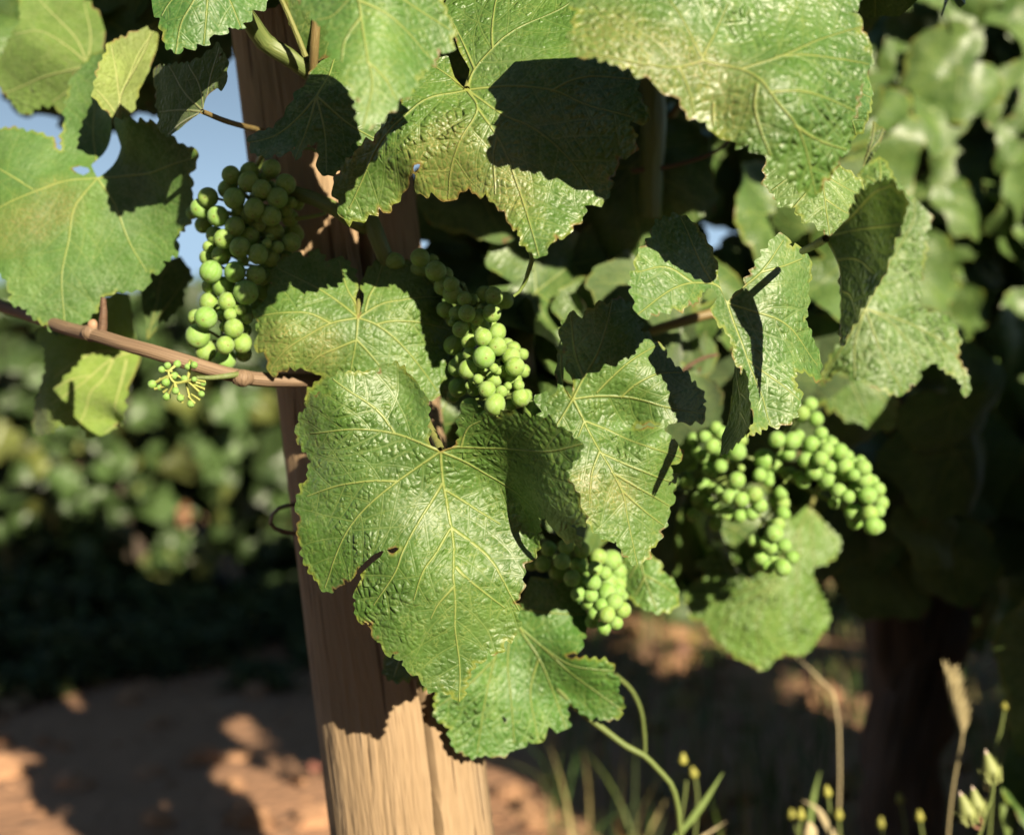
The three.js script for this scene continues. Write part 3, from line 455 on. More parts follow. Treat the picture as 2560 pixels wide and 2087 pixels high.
heroLeaf(vine2, { label: 'young narrow leaf standing upright and glowing in the light', depth: 0.7, cell: 0.0014,
  outline: `z3 1130,1045 1150,950 1170,850 1193,740 1205,745 1215,800 1250,770 1266,820 1240,900 1200,975`, bend: `z3 1130,1040:0 1200,750:-10 1260,810:-4 1190,900:3`, veins: `z3 1130,1045 1180,900 1205,750 / z3 1150,985 1220,880 1258,790`, look: { ...UNDER, base: [0.08, 0.17, 0.017], through: 0.35 } });
heroLeaf(vine2, { label: 'soft-focus leaf below the drooping bunch, spread like a fan', depth: 0.92, cell: 0.0018,
  outline: `t6 1400,795 1330,790 1250,850 1100,1000 1000,1200 1000,1340 950,1372 900,1330 850,1255 862,1160 830,1110 740,1080 680,1130 600,1200 540,1230 620,1300 600,1340 520,1380 480,1440
    z9 40,260 50,330 70,400 150,400 180,440 210,520 270,530 320,600 380,650 440,670 510,712 552,700 560,640 600,640 640,600 700,622 780,610 820,570 870,500 920,430 932,370 910,320 860,230 830,140 t6 1390,1285 1440,1250 1540,1210 1600,1150 1625,1050 1590,1010 1540,970 1510,920 1470,870 1430,830`,
  bend: `t6 1400,800:-12 1550,1050:-8 1200,1000:0 700,1150:-10 z9 60,300:-10 500,690:2 900,400:-10 500,300:8 750,560:2 300,400:4 620,250:8`,
  veins: `t6 1400,800 1250,1100 1100,1400 z9 480,400 510,690 / t6 1320,960 1300,1400 z9 720,600 / t6 1400,800 1420,1100 1480,1600 / t6 1400,800 1520,950 1600,1060 / t6 1250,1100 1000,1380 700,1500 z9 80,330 / t6 1100,1400 800,1600 z9 220,510 / t6 960,1400 850,1250 700,1130`,
  look: { base: [0.092, 0.18, 0.031], pucker: 0.0034, cell: 0.0075 }, petiole: 't6 1400,798:-12 1415,760:0 1430,700:30', petioleR: [0.0018, 0.002] });
heroLeaf(vine2, { label: 'small scalloped leaf right of the lowest bunch', depth: 0.755, cell: 0.0016,
  outline: `z8 1780,-60 1740,80 1745,200 1800,240 1810,280 1860,320 1930,345 2000,350 2060,335 2095,270 2082,190 2030,130 1980,110 1990,40 1950,20 1900,-40`, bend: `z8 1850,-20:0 1760,180:-4 1950,340:4 2080,240:-4 1920,170:5`, veins: `z8 1840,-50 1880,120 1960,340 / z8 1880,120 2000,190 2085,250 / z8 1850,30 1790,150 / z8 1885,140 1830,250`, look: { base: [0.08, 0.17, 0.031], pucker: 0.0018, cell: 0.006 } });
heroLeaf(vine2, { label: 'pale blurred leaf hanging below the crinkled one', depth: 0.9, cell: 0.0022,
  outline: `z6 860,440 880,600 890,720 905,830 940,842 965,830 1000,870 1060,905 1090,890 1130,915 1190,950 1250,940 1310,960 1335,830 1345,750 1250,600 1100,450`, bend: `z6 1000,480:0 900,800:0 1300,930:4 1100,700:8`, veins: `z6 1000,450 1080,700 1200,940 / z6 1000,450 950,650 960,830 / z6 1040,580 1200,700 1330,850`, look: { base: [0.092, 0.175, 0.041], pucker: 0.0012 } });

heroLeaf(vine, { label: 'leaf under the cane seen from below, yellow-green in the sun with shaded sides', depth: 0.79, cell: 0.0015,
  outline: `z4 850,400 820,250 800,110 730,100 640,150 500,250 240,310 212,350 270,450 290,590 240,720 230,740 205,850 212,870 198,940 240,985 270,975 310,965 370,915 420,925 500,912 530,960 570,1002 600,960 640,985 690,950 740,900 725,940 760,850 790,700 830,620 870,490`,
  bend: `z4 850,400:0 700,200:-4 240,330:-10 300,600:8 320,870:10 215,930:-14 640,970:8 720,850:6 740,910:-8 860,480:-12 550,600:14`,
  veins: `z4 850,440 700,510 560,620 430,720 310,800 / z4 760,475 600,470 450,540 330,640 / z4 700,520 640,640 560,720 500,900 / z4 560,620 440,640 330,700 / z4 780,520 740,700 650,970`,
  look: { ...UNDER, base: [0.16, 0.26, 0.029], vein: [0.4, 0.42, 0.15], through: 0.25, rough: 0.6, pucker: 0.0007 } });
heroLeaf(vine, { label: 'dark leaf in shade between the soft-focus leaf and the left bunch', depth: 0.78, cell: 0.0016,
  outline: `z4 905,385 900,270 880,200 868,100 900,0 920,-80 z1 1000,1610 1060,1600 1140,1618 1160,1645 1190,1730 z4 1165,40 1130,80 1136,130 1100,190 1050,250 1000,270 960,340 918,395`, bend: `z4 910,380:0 1000,0:-4 1180,0:-10 1000,200:4`, veins: `z4 910,385 960,200 1000,0 z1 1050,1620 / z4 930,310 1040,170 1150,20`, look: { through: 0.2 } });

// ---------------------------------------------------------------- grape bunches: each berry a mesh of its own
const berryGeo = (() => {                                       // slightly egg-shaped berry, a tiny scar at its free end (+y)
  const make = (egg) => { const p = []; for (let i = 0; i <= 16; i++) { const a = (i / 16) * Math.PI, dip = i > 14 ? (i - 14) * 0.012 : 0; p.push(new THREE.Vector2(Math.max(0, Math.sin(a) * (1 - egg * 0.06 * Math.cos(a))), -Math.cos(a) * egg - dip)); } return new THREE.LatheGeometry(p, 22); };
  return [make(1), make(1.06), make(1.13)];
})();
function berryMaterial(sd0, c, blush) {
  const w = 192, h = 96, rgb = new Uint8Array(w * h * 4), bp = new Float32Array(w * h), ro = new Uint8Array(w * h * 4);
  for (let j = 0; j < h; j++) for (let i = 0; i < w; i++) {
    const o = j * w + i, v = (j + 0.5) / h, a = i / w * 2 * Math.PI, q = Math.sin(v * Math.PI), X = Math.cos(a) * q, Z = Math.sin(a) * q, Y = -Math.cos(v * Math.PI);
    const n = fbm(X * 2 + 7 + Y, Z * 2 + 7 - Y * 0.7, sd0), bl = fbm(X * 5 + 20 - Y * 2, Z * 5 + 20 + Y * 3, sd0 + 4), fine = noise(X * 26 + 60, Z * 26 + 60 + Y * 20, sd0 + 8);
    let r = c[0] * (0.75 + 0.5 * n), g = c[1] * (0.8 + 0.4 * n), b = c[2] * (0.75 + 0.5 * n);
    const bloom = 0.34 * sstep(0.35, 0.62, bl) * (0.6 + 0.5 * fine); r = lerp(r, 0.34, bloom); g = lerp(g, 0.47, bloom); b = lerp(b, 0.24, bloom);
    const wrm = blush * sstep(0.45, 0.7, n); r = lerp(r, 0.29, wrm); g = lerp(g, 0.42, wrm); b = lerp(b, 0.06, wrm);
    const streak = sstep(0.8, 0.9, noise(X * 9 + 90 + Y * 4, Z * 9 + 90 - Y * 6, sd0 + 11)) * 0.35; r = lerp(r, 0.45, streak); g = lerp(g, 0.48, streak); b = lerp(b, 0.25, streak);
    const top = v > 0.975 ? 1 : 0, halo = sstep(0.9, 0.968, v) * 0.3; r = lerp(r, 0.32, halo); g = lerp(g, 0.32, halo); b = lerp(b, 0.1, halo);
    if (top) { r = 0.2; g = 0.16; b = 0.05; }
    rgb[o * 4] = toS(r); rgb[o * 4 + 1] = toS(g); rgb[o * 4 + 2] = toS(b); rgb[o * 4 + 3] = 255; bp[o] = top ? 0.2 : 0.6 + 0.2 * fine;
    ro[o * 4] = ro[o * 4 + 2] = 0; ro[o * 4 + 1] = Math.round(255 * clamp(0.46 + bloom * 1.6 + 0.1 * fine, 0, 1)); ro[o * 4 + 3] = 255;
  }
  return new THREE.MeshPhysicalMaterial({ map: dataTex(rgb, w, h, true, true), bumpMap: dataTex(bp, w, h, false, true), bumpScale: 0.0003, roughness: 1, roughnessMap: dataTex(ro, w, h, false, true), ior: 1.42, transmission: 0.22, thickness: 0 });
}
const BERRY = [berryMaterial(11, [0.25, 0.45, 0.09], 0.08), berryMaterial(12, [0.27, 0.46, 0.1], 0.12), berryMaterial(13, [0.23, 0.43, 0.08], 0.05), berryMaterial(14, [0.28, 0.44, 0.09], 0.3)];
// text: 'zone x,y:r' -- a berry drawn whole has r > 0; one that others overlap has r < 0
function bunch(parent, label, text, depth, spine, o = {}) {
  const sd0 = o.seed ?? 1, S = spine ? trace(spine) : null, b = trace(text).map(([x, y, r]) => {
    const zone = o.scale; const R = Math.abs(r) / zone * (o.grow ?? 1); let fx = 0;
    if (S) { let best = 1e9; for (const [sx, sy, sw] of S) { const d = Math.hypot(x - sx, y - sy) / (sw / zone); if (d < best) best = d; } fx = best; }
    return { x, y, R, back: r < 0, fx };
  });
  const ps = b.map((q) => { const bulge = (o.thick ?? 0.02) * Math.sqrt(Math.max(0, 1 - Math.min(1, q.fx) ** 2)); const d = depth - bulge + (q.back ? 0.01 : -Math.max(0, q.R * 0.17e-3 - 0.003) * 0.9); return { p: at(q.x, q.y, d), r: q.R * pxSize(d) * 1.03, d, q }; });
  for (let it = 0; it < 60; it++) for (let i = 0; i < ps.length; i++) for (let j = 0; j < i; j++) {
    const A = ps[i], B = ps[j], need = (A.r + B.r) * 0.8, e = A.p.distanceTo(B.p); if (e >= need) continue;
    const push = (need - e) * 0.35, s = (A.d + (A.q.back ? 0.004 : 0)) < (B.d + (B.q.back ? 0.004 : 0)) ? -1 : 1;
    for (const [X, k] of [[A, s], [B, -s]]) { X.d += k * push; const np = at(X.q.x, X.q.y, X.d); X.r = X.q.R * pxSize(X.d) * 1.03; X.p.copy(np); }
  }
  // unseen berries at the back fill the bunch
  const back = [];
  for (let pass = 0; pass < 3; pass++) for (const A of ps) {
    if (hash(Math.round(A.q.x), Math.round(A.q.y), 5 + pass) > (o.fill ?? 0.9)) continue;
    const r = A.r * (0.95 - 0.12 * pass), d = A.d + A.r * (1.3 + 0.6 * pass), j = 0.9 + 0.5 * pass, p = at(A.q.x + (hash(A.q.x, pass, 2) - 0.5) * A.q.R * 2 * j, A.q.y + (hash(A.q.y, pass, 3) - 0.5) * A.q.R * 2 * j, d);
    const near = ps.some((B) => Math.hypot(B.q.x - A.q.x, B.q.y - A.q.y) > 1 && Math.hypot(B.p.x - p.x, B.p.y - p.y) < B.r * 1.15);
    if (near && [...ps, ...back].every((B) => B.p.distanceTo(p) > (B.r + r) * 0.82)) back.push({ p, r, d, q: A.q });
  }
  const all = [...ps, ...back], g = new THREE.Group(); g.name = numbered('grape_bunch'); if (label) g.userData.label = label;
  const top = o.top ? at(...o.top, depth) : all.reduce((a, c) => (c.p.y > a.p.y ? c : a)).p.clone();
  g.position.copy(top).sub(parent.position); parent.add(g);
  const c = V3(); all.forEach((a) => c.add(a.p)); c.divideScalar(all.length);
  const stems = [], axis = S ? S.map(([x, y]) => at(x, y, depth + 0.012)) : [top, c];
  stems.push(tubeGeo([top, ...axis].map((p) => p.clone().sub(top)), 0.0019, 0.0009, 7, 0.2));
  all.forEach((a, i) => {
    let root = axis[0]; for (let k = 1; k < axis.length; k++) for (let t = 0; t <= 1; t += 0.1) { const p = axis[k - 1].clone().lerp(axis[k], t); if (p.distanceTo(a.p) < root.distanceTo(a.p)) root = p; }
    const out = a.p.clone().sub(root).normalize().add(V3((hash(i, 3, sd0) - 0.5) * 1.1, (hash(i, 4, sd0) - 0.5) * 1.1 - 0.55, (hash(i, 5, sd0) - 0.5) * 0.9 - 0.1)).normalize();
    const m = add('grape', berryGeo[Math.floor(hash(i, 7, sd0) * 2.99)], BERRY[a.r < 0.0052 && o.small ? 3 : Math.floor(hash(i, 9, sd0) * 3.4)], g);
    m.position.copy(a.p).sub(top); m.quaternion.setFromUnitVectors(V3(0, 1, 0), out); m.scale.setScalar(a.r);
    const foot = a.p.clone().addScaledVector(out, -a.r * 0.9), mid = foot.clone().lerp(root, 0.5).addScaledVector(out, -a.r * 0.4);
    stems.push(tubeGeo([foot, mid, root].map((p) => p.sub(top)), 0.0007, 0.0008, 5));
  });
  add('bunch_stem', mergeGeometries(stems), M.rachis, g);
  return g;
}
bunch(vine, 'left bunch of green grapes, upper berries in shade and lower ones in sun', `t7 410,230:68 550,205:-68 542,282:76 715,180:-68 672,240:-44 820,298:75 640,338:72 380,335:-65 240,400:75 437,408:80 760,403:78 585,480:76 185,483:76 315,540:78 712,538:74 868,440:42 912,455:-38 815,490:-55 850,550:-65 440,615:72 205,605:-62 122,515:-48 290,682:-65 358,710:72 480,775:77 552,692:-72 612,823:72 735,660:-72 880,672:-70 862,735:70 680,745:37 762,772:45 340,835:-70 230,850:-55 502,873:-44 260,955:84 440,958:78 598,978:72 705,960:-60 245,770:-45 355,1070:-78 520,1110:90 665,1100:-70 245,1185:-68 383,1180:68 478,1240:46 595,1225:-45 404,1277:47 335,1282:-32 530,1305:44 222,1302:84 150,1300:-60 430,1380:72 355,1370:-35 508,1395:-55 160,1438:90 365,1508:67 496,1492:70 219,1550:-75 370,1615:-78 505,1570:-60 620,612:-50 545,535:-60 705,850:-70 830,855:-60 250,1062:-55 470,500:-55 650,1000:-55`,
  0.697, 't7 620,150:260 560,450:420 520,800:400 430,1050:300 350,1300:280 340,1500:230', { scale: 3, seed: 21, thick: 0.026, small: true, top: [440 + 650 / 3, 360 + 60 / 3] });
bunch(vine, 'middle bunch of green grapes between two sunlit leaves', `z5 950,125:57 890,105:-45 1020,150:-52 940,230:55 785,230:52 845,260:-45 747,330:50 870,312:-55 930,300:-40 975,347:52 885,378:55 800,400:-50 975,437:58 705,425:-58 1070,450:-45 805,482:-42 890,502:68 1060,500:58 1082,560:60 730,562:-60 790,578:57 952,570:30 955,640:-48 730,692:-58 855,638:32 830,702:-42 912,702:52 1000,715:38 1040,680:24 1070,642:-52 1105,675:35 960,795:63 1060,800:-36 1118,752:56 1150,742:-42 1192,830:58 800,812:-56 700,745:-40 690,290:20 640,60:-55 700,112:-60 690,50:-45 640,205:-45 772,140:-45 720,232:-45 920,885:-60 860,885:-42 1010,590:-40 880,590:-30 t1 1280,280:-54 1470,252:58 1590,352:62 1462,342:-48 1660,640:-50`,
  0.672, 'z5 760,60:200 830,250:190 900,450:210 960,650:240 980,850:240', { scale: 2.4767, seed: 22, thick: 0.022, small: true, top: [1150, 720] });
bunch(vine2, 'drooping two-winged bunch of green grapes, slightly out of focus', `t6 1150,295:55 1265,305:58 1235,405:43 1055,445:68 1145,495:-42 1310,265:-38 1405,330:55 1480,250:45 1480,312:-38 1520,370:48 1560,330:-45 1620,385:55 1680,420:-40 1370,450:55 1475,440:50 1545,500:42 1430,540:55 1660,495:60 1720,482:-45 1795,505:52 1725,560:42 1530,605:62 1610,680:50 1810,600:-58 1860,612:-45 1680,725:45 1905,670:50 1830,715:60 1925,770:50 1580,770:40 1725,842:60 1845,850:55 1870,942:62 1905,945:-45 850,385:60 665,345:50 530,285:45 740,402:-45 690,205:40 725,242:-45 725,495:45 880,510:-25 880,300:-40 850,600:55 790,725:52 880,747:52 985,710:52 1020,792:50 770,850:48 870,870:45 960,850:45 710,675:-40 1180,695:48 1195,772:45 1195,850:45 1160,932:45 1020,560:45 1095,570:40 975,1055:42 1065,1072:45 1130,1000:60 1205,1090:48 1030,1180:50 1080,1250:-42 1190,1255:55 970,1230:-35 1260,1180:45 1130,1100:-38 890,810:-30 1215,550:-40 1310,580:-45 600,420:-50 620,250:-48 560,380:-45 640,520:-45 600,640:-45 560,740:-45 640,800:-48 500,480:-45 690,930:-45 480,620:-45 520,860:-45 1340,100:-50 1440,140:-50 1250,60:-50 1400,30:-48`,
  0.80, 't6 1350,60:150 1200,300:220 1500,420:200 1750,650:220 1880,900:120 t6 800,400:260 900,700:230 1100,1000:180 1130,1250:150', { scale: 3, seed: 23, thick: 0.03, fill: 1, grow: 1.13, top: [2010, 1010] });
bunch(vine, 'small low bunch of green grapes between the torn leaf and the jagged leaf', `z8 1255,55:45 1375,40:47 1440,145:48 1350,110:-50 1580,85:45 1640,112:-40 1500,165:-35 1570,170:45 1480,240:45 1660,170:-55 1555,250:42 1655,230:55 1720,182:-45 1545,300:40 1620,312:40 1700,290:50 1580,360:42 1655,370:48 1750,340:48 1710,420:40 1560,412:-40 1635,450:40 1190,52:-40 1680,32:-60 1600,12:-50 1720,102:-50 1710,230:-50 1290,-40:-45 1400,-50:-45 1500,-30:-45 1480,60:-48 1310,190:-40`,
  0.735, 'z8 1450,-60:200 1550,150:190 1640,350:170', { scale: 2.4767, seed: 24, thick: 0.022, grow: 1.06, fill: 0.7, top: [850 + 1420 / 2.4767, 1387 - 120 / 2.4767] });
// the little cluster of just-set berries hanging from the cane
{
  const g = new THREE.Group(), depth = 0.655; g.name = numbered('grape_bunch'); g.userData.label = 'tiny cluster of just-set berries on thin yellow stalks under the cane';
  const top = at(...trace('z4 1180,520')[0].slice(0, 2), depth); g.position.copy(top).sub(vine.position); vine.add(g);
  const stems = [], hub = trace('z4 1180,520 1165,610 1150,665').map(([x, y]) => at(x, y, depth).sub(top)); stems.push(tubeGeo(hub, 0.001, 0.0008, 6));
  const hub2 = trace('z4 1158,650 1080,660 1045,615 1040,590').map(([x, y]) => at(x, y, depth - 0.004).sub(top)); stems.push(tubeGeo(hub2, 0.0008, 0.0006, 6));
  trace('z4 1000,580:22 1035,555:22 940,670:27 1025,658:26 1078,618:25 1085,710:23 1030,745:26 1115,755:23 1140,637:22 1212,660:25 1180,790:24 1245,730:20 985,690:18 1095,545:24 1160,560:20 1200,550:22 1200,640:18 1255,665:18').forEach(([x, y, r], i) => {
    const d = depth - 0.006 * hash(i, 2, 9), p = at(x, y, d).sub(top), R = r / 2.4767 * pxSize(d); let k = hub2[i % 4]; for (const q of [...hub, ...hub2]) if (q.distanceTo(p) < k.distanceTo(p)) k = q;
    const out = p.clone().sub(k).normalize(), m = add('grape', berryGeo[1], BERRY[i % 3 === 0 ? 2 : 0], g); m.position.copy(p); m.scale.setScalar(R); m.quaternion.setFromUnitVectors(V3(0, 1, 0), out);
    stems.push(tubeGeo([p.clone().addScaledVector(out, -R * 0.8), p.clone().lerp(k, 0.5), k], 0.0008, 0.0006, 5));
  });
  trace('z4 955,700 1010,720 1060,585 1125,785 1235,768 1265,700 1100,620 1205,790 1270,655 985,640').forEach(([x, y], i) => { const p = at(x, y, depth - 0.003).sub(top), k = hub2[i % 3]; stems.push(tubeGeo([p, p.clone().lerp(k, 0.35)], 0.0008, 0.0004, 5)); });
  add('bunch_stem', mergeGeometries(stems), plain(0.34, 0.36, 0.1, 0.5), g);
}

// ---------------------------------------------------------------- canes, shoots and the stub on the cane
const line = (text, depth) => trace(text).map(([x, y, e]) => at(x, y, depth + e / 1000));
function stem(parent, name, text, depth, r0, r1, mat, label, knots = 0.15) {
  const pts = line(text, depth), o = pts[0].clone(), m = add(name, tubeGeo(pts.map((p) => p.clone().sub(o)), r0, r1, 10, knots), mat, parent, label); m.position.copy(o).sub(parent.position);
  const uv = m.geometry.attributes.uv; for (let i = 0; i < uv.count; i++) uv.setX(i, uv.getX(i) * Math.max(1, m.geometry.boundingSphere?.radius * 30 || 3));
  for (let i = 0; i < uv.count; i++) { const t = uv.getX(i); uv.setX(i, uv.getY(i)); uv.setY(i, t); }
  return m;
}
const cane = stem(vine, 'cane', 'z4 -60,150:104 0,185:98 150,230:84 300,285:66 450,335:44 560,360:30 620,375:24 780,425:14 950,470:8 1100,515:8 1300,575:14 1450,615:18 1600,640:22 1760,645:26 2000,645:32 2300,640:40', 0.655, 0.0034, 0.0036, M.cane, 'brown woody cane running across in front of the post', 0.12);
const node = (text, depth, r, name, mat, sy = 1.2) => { const [[x, y]] = trace(text), g = new THREE.SphereGeometry(r, 14, 10); g.scale(1.25, sy, 1); const p = g.attributes.position; for (let i = 0; i < p.count; i++) { const k = 1 + 0.18 * (noise(p.getX(i) * 900 + 5, p.getY(i) * 900 + 5 + p.getZ(i) * 500, 4) - 0.5); p.setXYZ(i, p.getX(i) * k, p.getY(i) * k, p.getZ(i) * k); } g.computeVertexNormals(); const m = add(name, g, mat, cane); m.position.copy(at(x, y, depth)).sub(vine.position).sub(cane.position); return m; };
node('z4 570,352', 0.684, 0.0047, 'node', M.cane, 0.95);
node('z4 1500,632', 0.672, 0.0045, 'node', M.cane, 0.95);
node('z4 572,306', 0.682, 0.0021, 'bud', plain(0.34, 0.2, 0.12, 0.6), 1.5);
{ const p = line('z4 628,350 636,290 640,220 636,140', 0.68).map((q) => q.sub(vine.position).sub(cane.position)); const m = add('spur', tubeGeo([...p, p[3].clone().add(V3(0.0002, 0.0006, 0))], 0.0026, 0.0014, 10, 0.25), M.darkCane, cane); m.name = 'spur'; }
stem(vine, 'stalk', 'z4 1215,630:0 1330,628:2 1450,612:6 1530,604:12', 0.662, 0.001, 0.0016, M.shoot, 'thin green stalk of the tiny cluster');
stem(vine, 'shoot', 'z1 1480,40:-10 1560,150:0 1650,270:8 1780,350:12 1880,420:16 2000,520:24 2120,620:36', 0.64, 0.0046, 0.004, M.shoot, 'green shoot crossing the top of the post');
stem(vine, 'petiole', 'z1 1700,-80:0 1760,40:4 1830,200:8 1890,350:12', 0.628, 0.0012, 0.0015, M.petiole);
stem(vine, 'petiole', 'z1 1960,-40:0 1955,150:4 1945,300:8 1940,430:14', 0.636, 0.002, 0.0022, M.redPetiole);
stem(vine, 'shoot', 't7 760,330:16 880,360:14 1000,400:8 1120,450:4 1230,510:2 1330,580:6 1420,620:12', 0.672, 0.0034, 0.004, M.shoot, 'green stalk carrying the left bunch across the post');
stem(vine, 'shoot', 't7 1380,480:8 1450,560:4 1500,680:2 1560,830:4 1600,950:8', 0.678, 0.0046, 0.004, M.shoot, 'dark green shoot hanging in front of the post');
stem(vine, 'tendril', 't7 880,80:20 930,40:10 1000,30:8 1060,60:14', 0.67, 0.0009, 0.0007, M.rachis);
stem(vine, 'tendril', 't7 900,560:10 1010,545:8 1120,520:12', 0.676, 0.0012, 0.0009, M.rachis);
stem(vine, 'tendril', 'z2 1180,1530:0 1190,1600:4 1160,1700:8 z5 1150,30:12 1100,110:14 1075,125:14', 0.62, 0.0013, 0.0007, M.rachis, 'yellowish tendril under the tip of the blistered leaf');
stem(vine2, 'shoot', 'z2 1900,380:0 1930,520:0 1940,800:0 1930,1000:4 1925,1350:8', 0.8, 0.008, 0.007, M.shoot);
stem(vine2, 'shoot', 'z2 2250,380:0 2180,560:0 2080,680:4 1980,820:8 1880,960:16 1760,1160:20', 0.84, 0.0026, 0.0026, M.redPetiole);
stem(vine2, 'tendril', 'z3 -300,1060:0 -60,1030:0 60,1000:0 200,950:0 290,880:4 310,820:6', 0.8, 0.0015, 0.001, M.darkCane);
stem(vine2, 'shoot', 'z8 1340,820:0 1480,960:6 1620,1070:10 1780,1190:14 1880,1240:16 1980,1340:20 2050,1420:22 2090,1550:26 2110,1760:30', 0.74, 0.0019, 0.0016, M.shoot, 'thin green shoot curving down below the lowest leaf');
stem(vine2, 'tendril', 'z8 1700,740:0 1800,830:6 1860,950:10 1885,1100:14 1890,1230:16', 0.8, 0.0014, 0.001, M.shoot);
stem(vine2, 'shoot', 't4 1760,200:10 1500,250:0 1250,320:0 1050,380:10', 0.78, 0.003, 0.003, M.redPetiole);
stem(vine2, 'tendril', 't4 1280,680:0 1350,630:0 1450,580:4 1540,560:8', 0.8, 0.0014, 0.001, M.darkCane);

// ---------------------------------------------------------------- the wooden post
{
  const foot = atD(860, 1760, 0.768), low = atD(842, 1600, 0.768), head = atD(700, 450, 0.768), up = head.clone().sub(low).normalize();
  const base = low.clone().addScaledVector(up, -low.y / up.y), len = 1.45, R = 0.0457;
  const post = thing('wooden_post', 'weathered round wooden vineyard post, cracked lengthwise, with leaf shadows on it', 'post', base);
  const na = 280, nh = 300, pos = [], uv = [], idx = [], side = V3(1, 0, 0).addScaledVector(up, -up.x).normalize(), out = side.clone().cross(up);
  for (let j = 0; j <= nh; j++) for (let i = 0; i <= na; i++) {
    // angle 0 faces the camera, positive to the right; rings are denser where the post is seen
    const s0 = i / na * 2 - 1, a = Math.PI * s0 * (0.38 + 0.62 * s0 * s0), y = (j / nh) * len, ca = 0.43 + 0.05 * (noise(3, y * 9, 2) - 0.5) + 0.03 * (noise(3, y * 40, 3) - 0.5);
    const crack = Math.max(0, 1 - Math.abs(a - ca) / (0.05 + 0.06 * noise(5, y * 14, 4))), small = Math.max(0, 1 - Math.abs(a + 0.32 + 0.08 * (noise(9, y * 7, 5) - 0.5)) / 0.028) * sstep(0.48, 0.6, noise(1, y * 8, 6));
    const r = R * (1 + 0.04 * (noise(Math.cos(a) * 2 + 5, Math.sin(a) * 2 + y * 1.3, 8) - 0.5) + 0.014 * (noise(Math.cos(a) * 20 + 30, Math.sin(a) * 20 + y * 3, 9) - 0.5)) - (a > ca ? 0.0025 * Math.max(0, 1 - (a - ca) / 0.8) : 0) - 0.02 * sstep(0, 0.7, crack) - 0.003 * small;
    const p = up.clone().multiplyScalar(y).addScaledVector(side, Math.sin(a - 0.28 * crack) * r).addScaledVector(out, Math.cos(a - 0.28 * crack) * r);
    pos.push(p.x, p.y, p.z); uv.push(a / (2 * Math.PI) + 0.5, y / 0.62);
  }
  for (let j = 0; j < nh; j++) for (let i = 0; i < na; i++) { const a = j * (na + 1) + i, b = a + na + 1; idx.push(a, a + 1, b, a + 1, b + 1, b); }
  const top = pos.length / 3; const tp = up.clone().multiplyScalar(len + 0.002); pos.push(tp.x, tp.y, tp.z); uv.push(0.5, 0);
  for (let i = 0; i < na; i++) idx.push(nh * (na + 1) + i, nh * (na + 1) + i + 1, top);
  const g = new THREE.BufferGeometry(); g.setAttribute('position', new THREE.Float32BufferAttribute(pos, 3)); g.setAttribute('uv', new THREE.Float32BufferAttribute(uv, 2)); g.setIndex(idx); g.computeVertexNormals();
  const w = 768, h = 1024, rgb = new Uint8Array(w * h * 4), bp = new Float32Array(w * h);
  for (let j = 0; j < h; j++) for (let i = 0; i < w; i++) {
    const o = j * w + i, x = i / w * 120, y = j / h * 10, wob = 2.2 * fbm(x * 0.12, y * 0.8, 31), X = x + wob;
    const grain = noise(X * 1.1, y * 1.7, 32), fibre = noise(X * 4, y * 7, 33), blot = fbm(x * 0.08, y * 0.5, 34), check = sstep(0.70, 0.82, noise(X * 1.9, y * 1.1, 35)) * sstep(0.45, 0.65, noise(x * 0.4, y * 2.2, 36));
    let k = 0.35 * grain + 0.3 * fibre + 0.45 * blot; let r = lerp(0.23, 0.38, k), gg = lerp(0.155, 0.27, k), b = lerp(0.085, 0.165, k);
    const dk = sstep(0.55, 0.85, grain) * 0.1; r *= 1 - dk; gg *= 1 - dk * 1.05; b *= 1 - dk * 1.1;
    const gy = sstep(0.5, 0.7, fbm(x * 0.05 + 9, y * 0.4, 38)) * 0.6; r = lerp(r, 0.36, gy); gg = lerp(gg, 0.31, gy); b = lerp(b, 0.24, gy);
    r = lerp(r, 0.09, check * 0.7); gg = lerp(gg, 0.05, check * 0.7); b = lerp(b, 0.03, check * 0.7);
    rgb[o * 4] = toS(r); rgb[o * 4 + 1] = toS(gg); rgb[o * 4 + 2] = toS(b); rgb[o * 4 + 3] = 255; bp[o] = clamp(0.5 + 0.28 * (grain - 0.5) + 0.25 * (fibre - 0.5) - 0.5 * check, 0, 1);
  }
  add('shaft', g, new THREE.MeshPhysicalMaterial({ map: dataTex(rgb, w, h, true, true), bumpMap: dataTex(bp, w, h, false, true), bumpScale: 0.0022, roughness: 0.85, specularIntensity: 0.4 }), post);
  // the wire eye screwed into its left side
  const ring = line('z4 1880,1405:20 1830,1412:0 1760,1425:-8 1700,1455:-14 1672,1510:-16 1690,1555:-12 1750,1580:-6 1830,1592:4 1880,1600:20', 0.745), c = ring[4].clone();
  const eye = thing('wire_eye', 'rusty wire loop sticking out of the left side of the post', 'wire loop', c);
  add('loop', tubeGeo(ring.map((p) => p.clone().sub(c)), 0.0011, 0.0011, 10), new THREE.MeshPhysicalMaterial({ color: new THREE.Color().setRGB(0.2, 0.15, 0.115), roughness: 0.5, metalness: 0.5 }), eye);
}

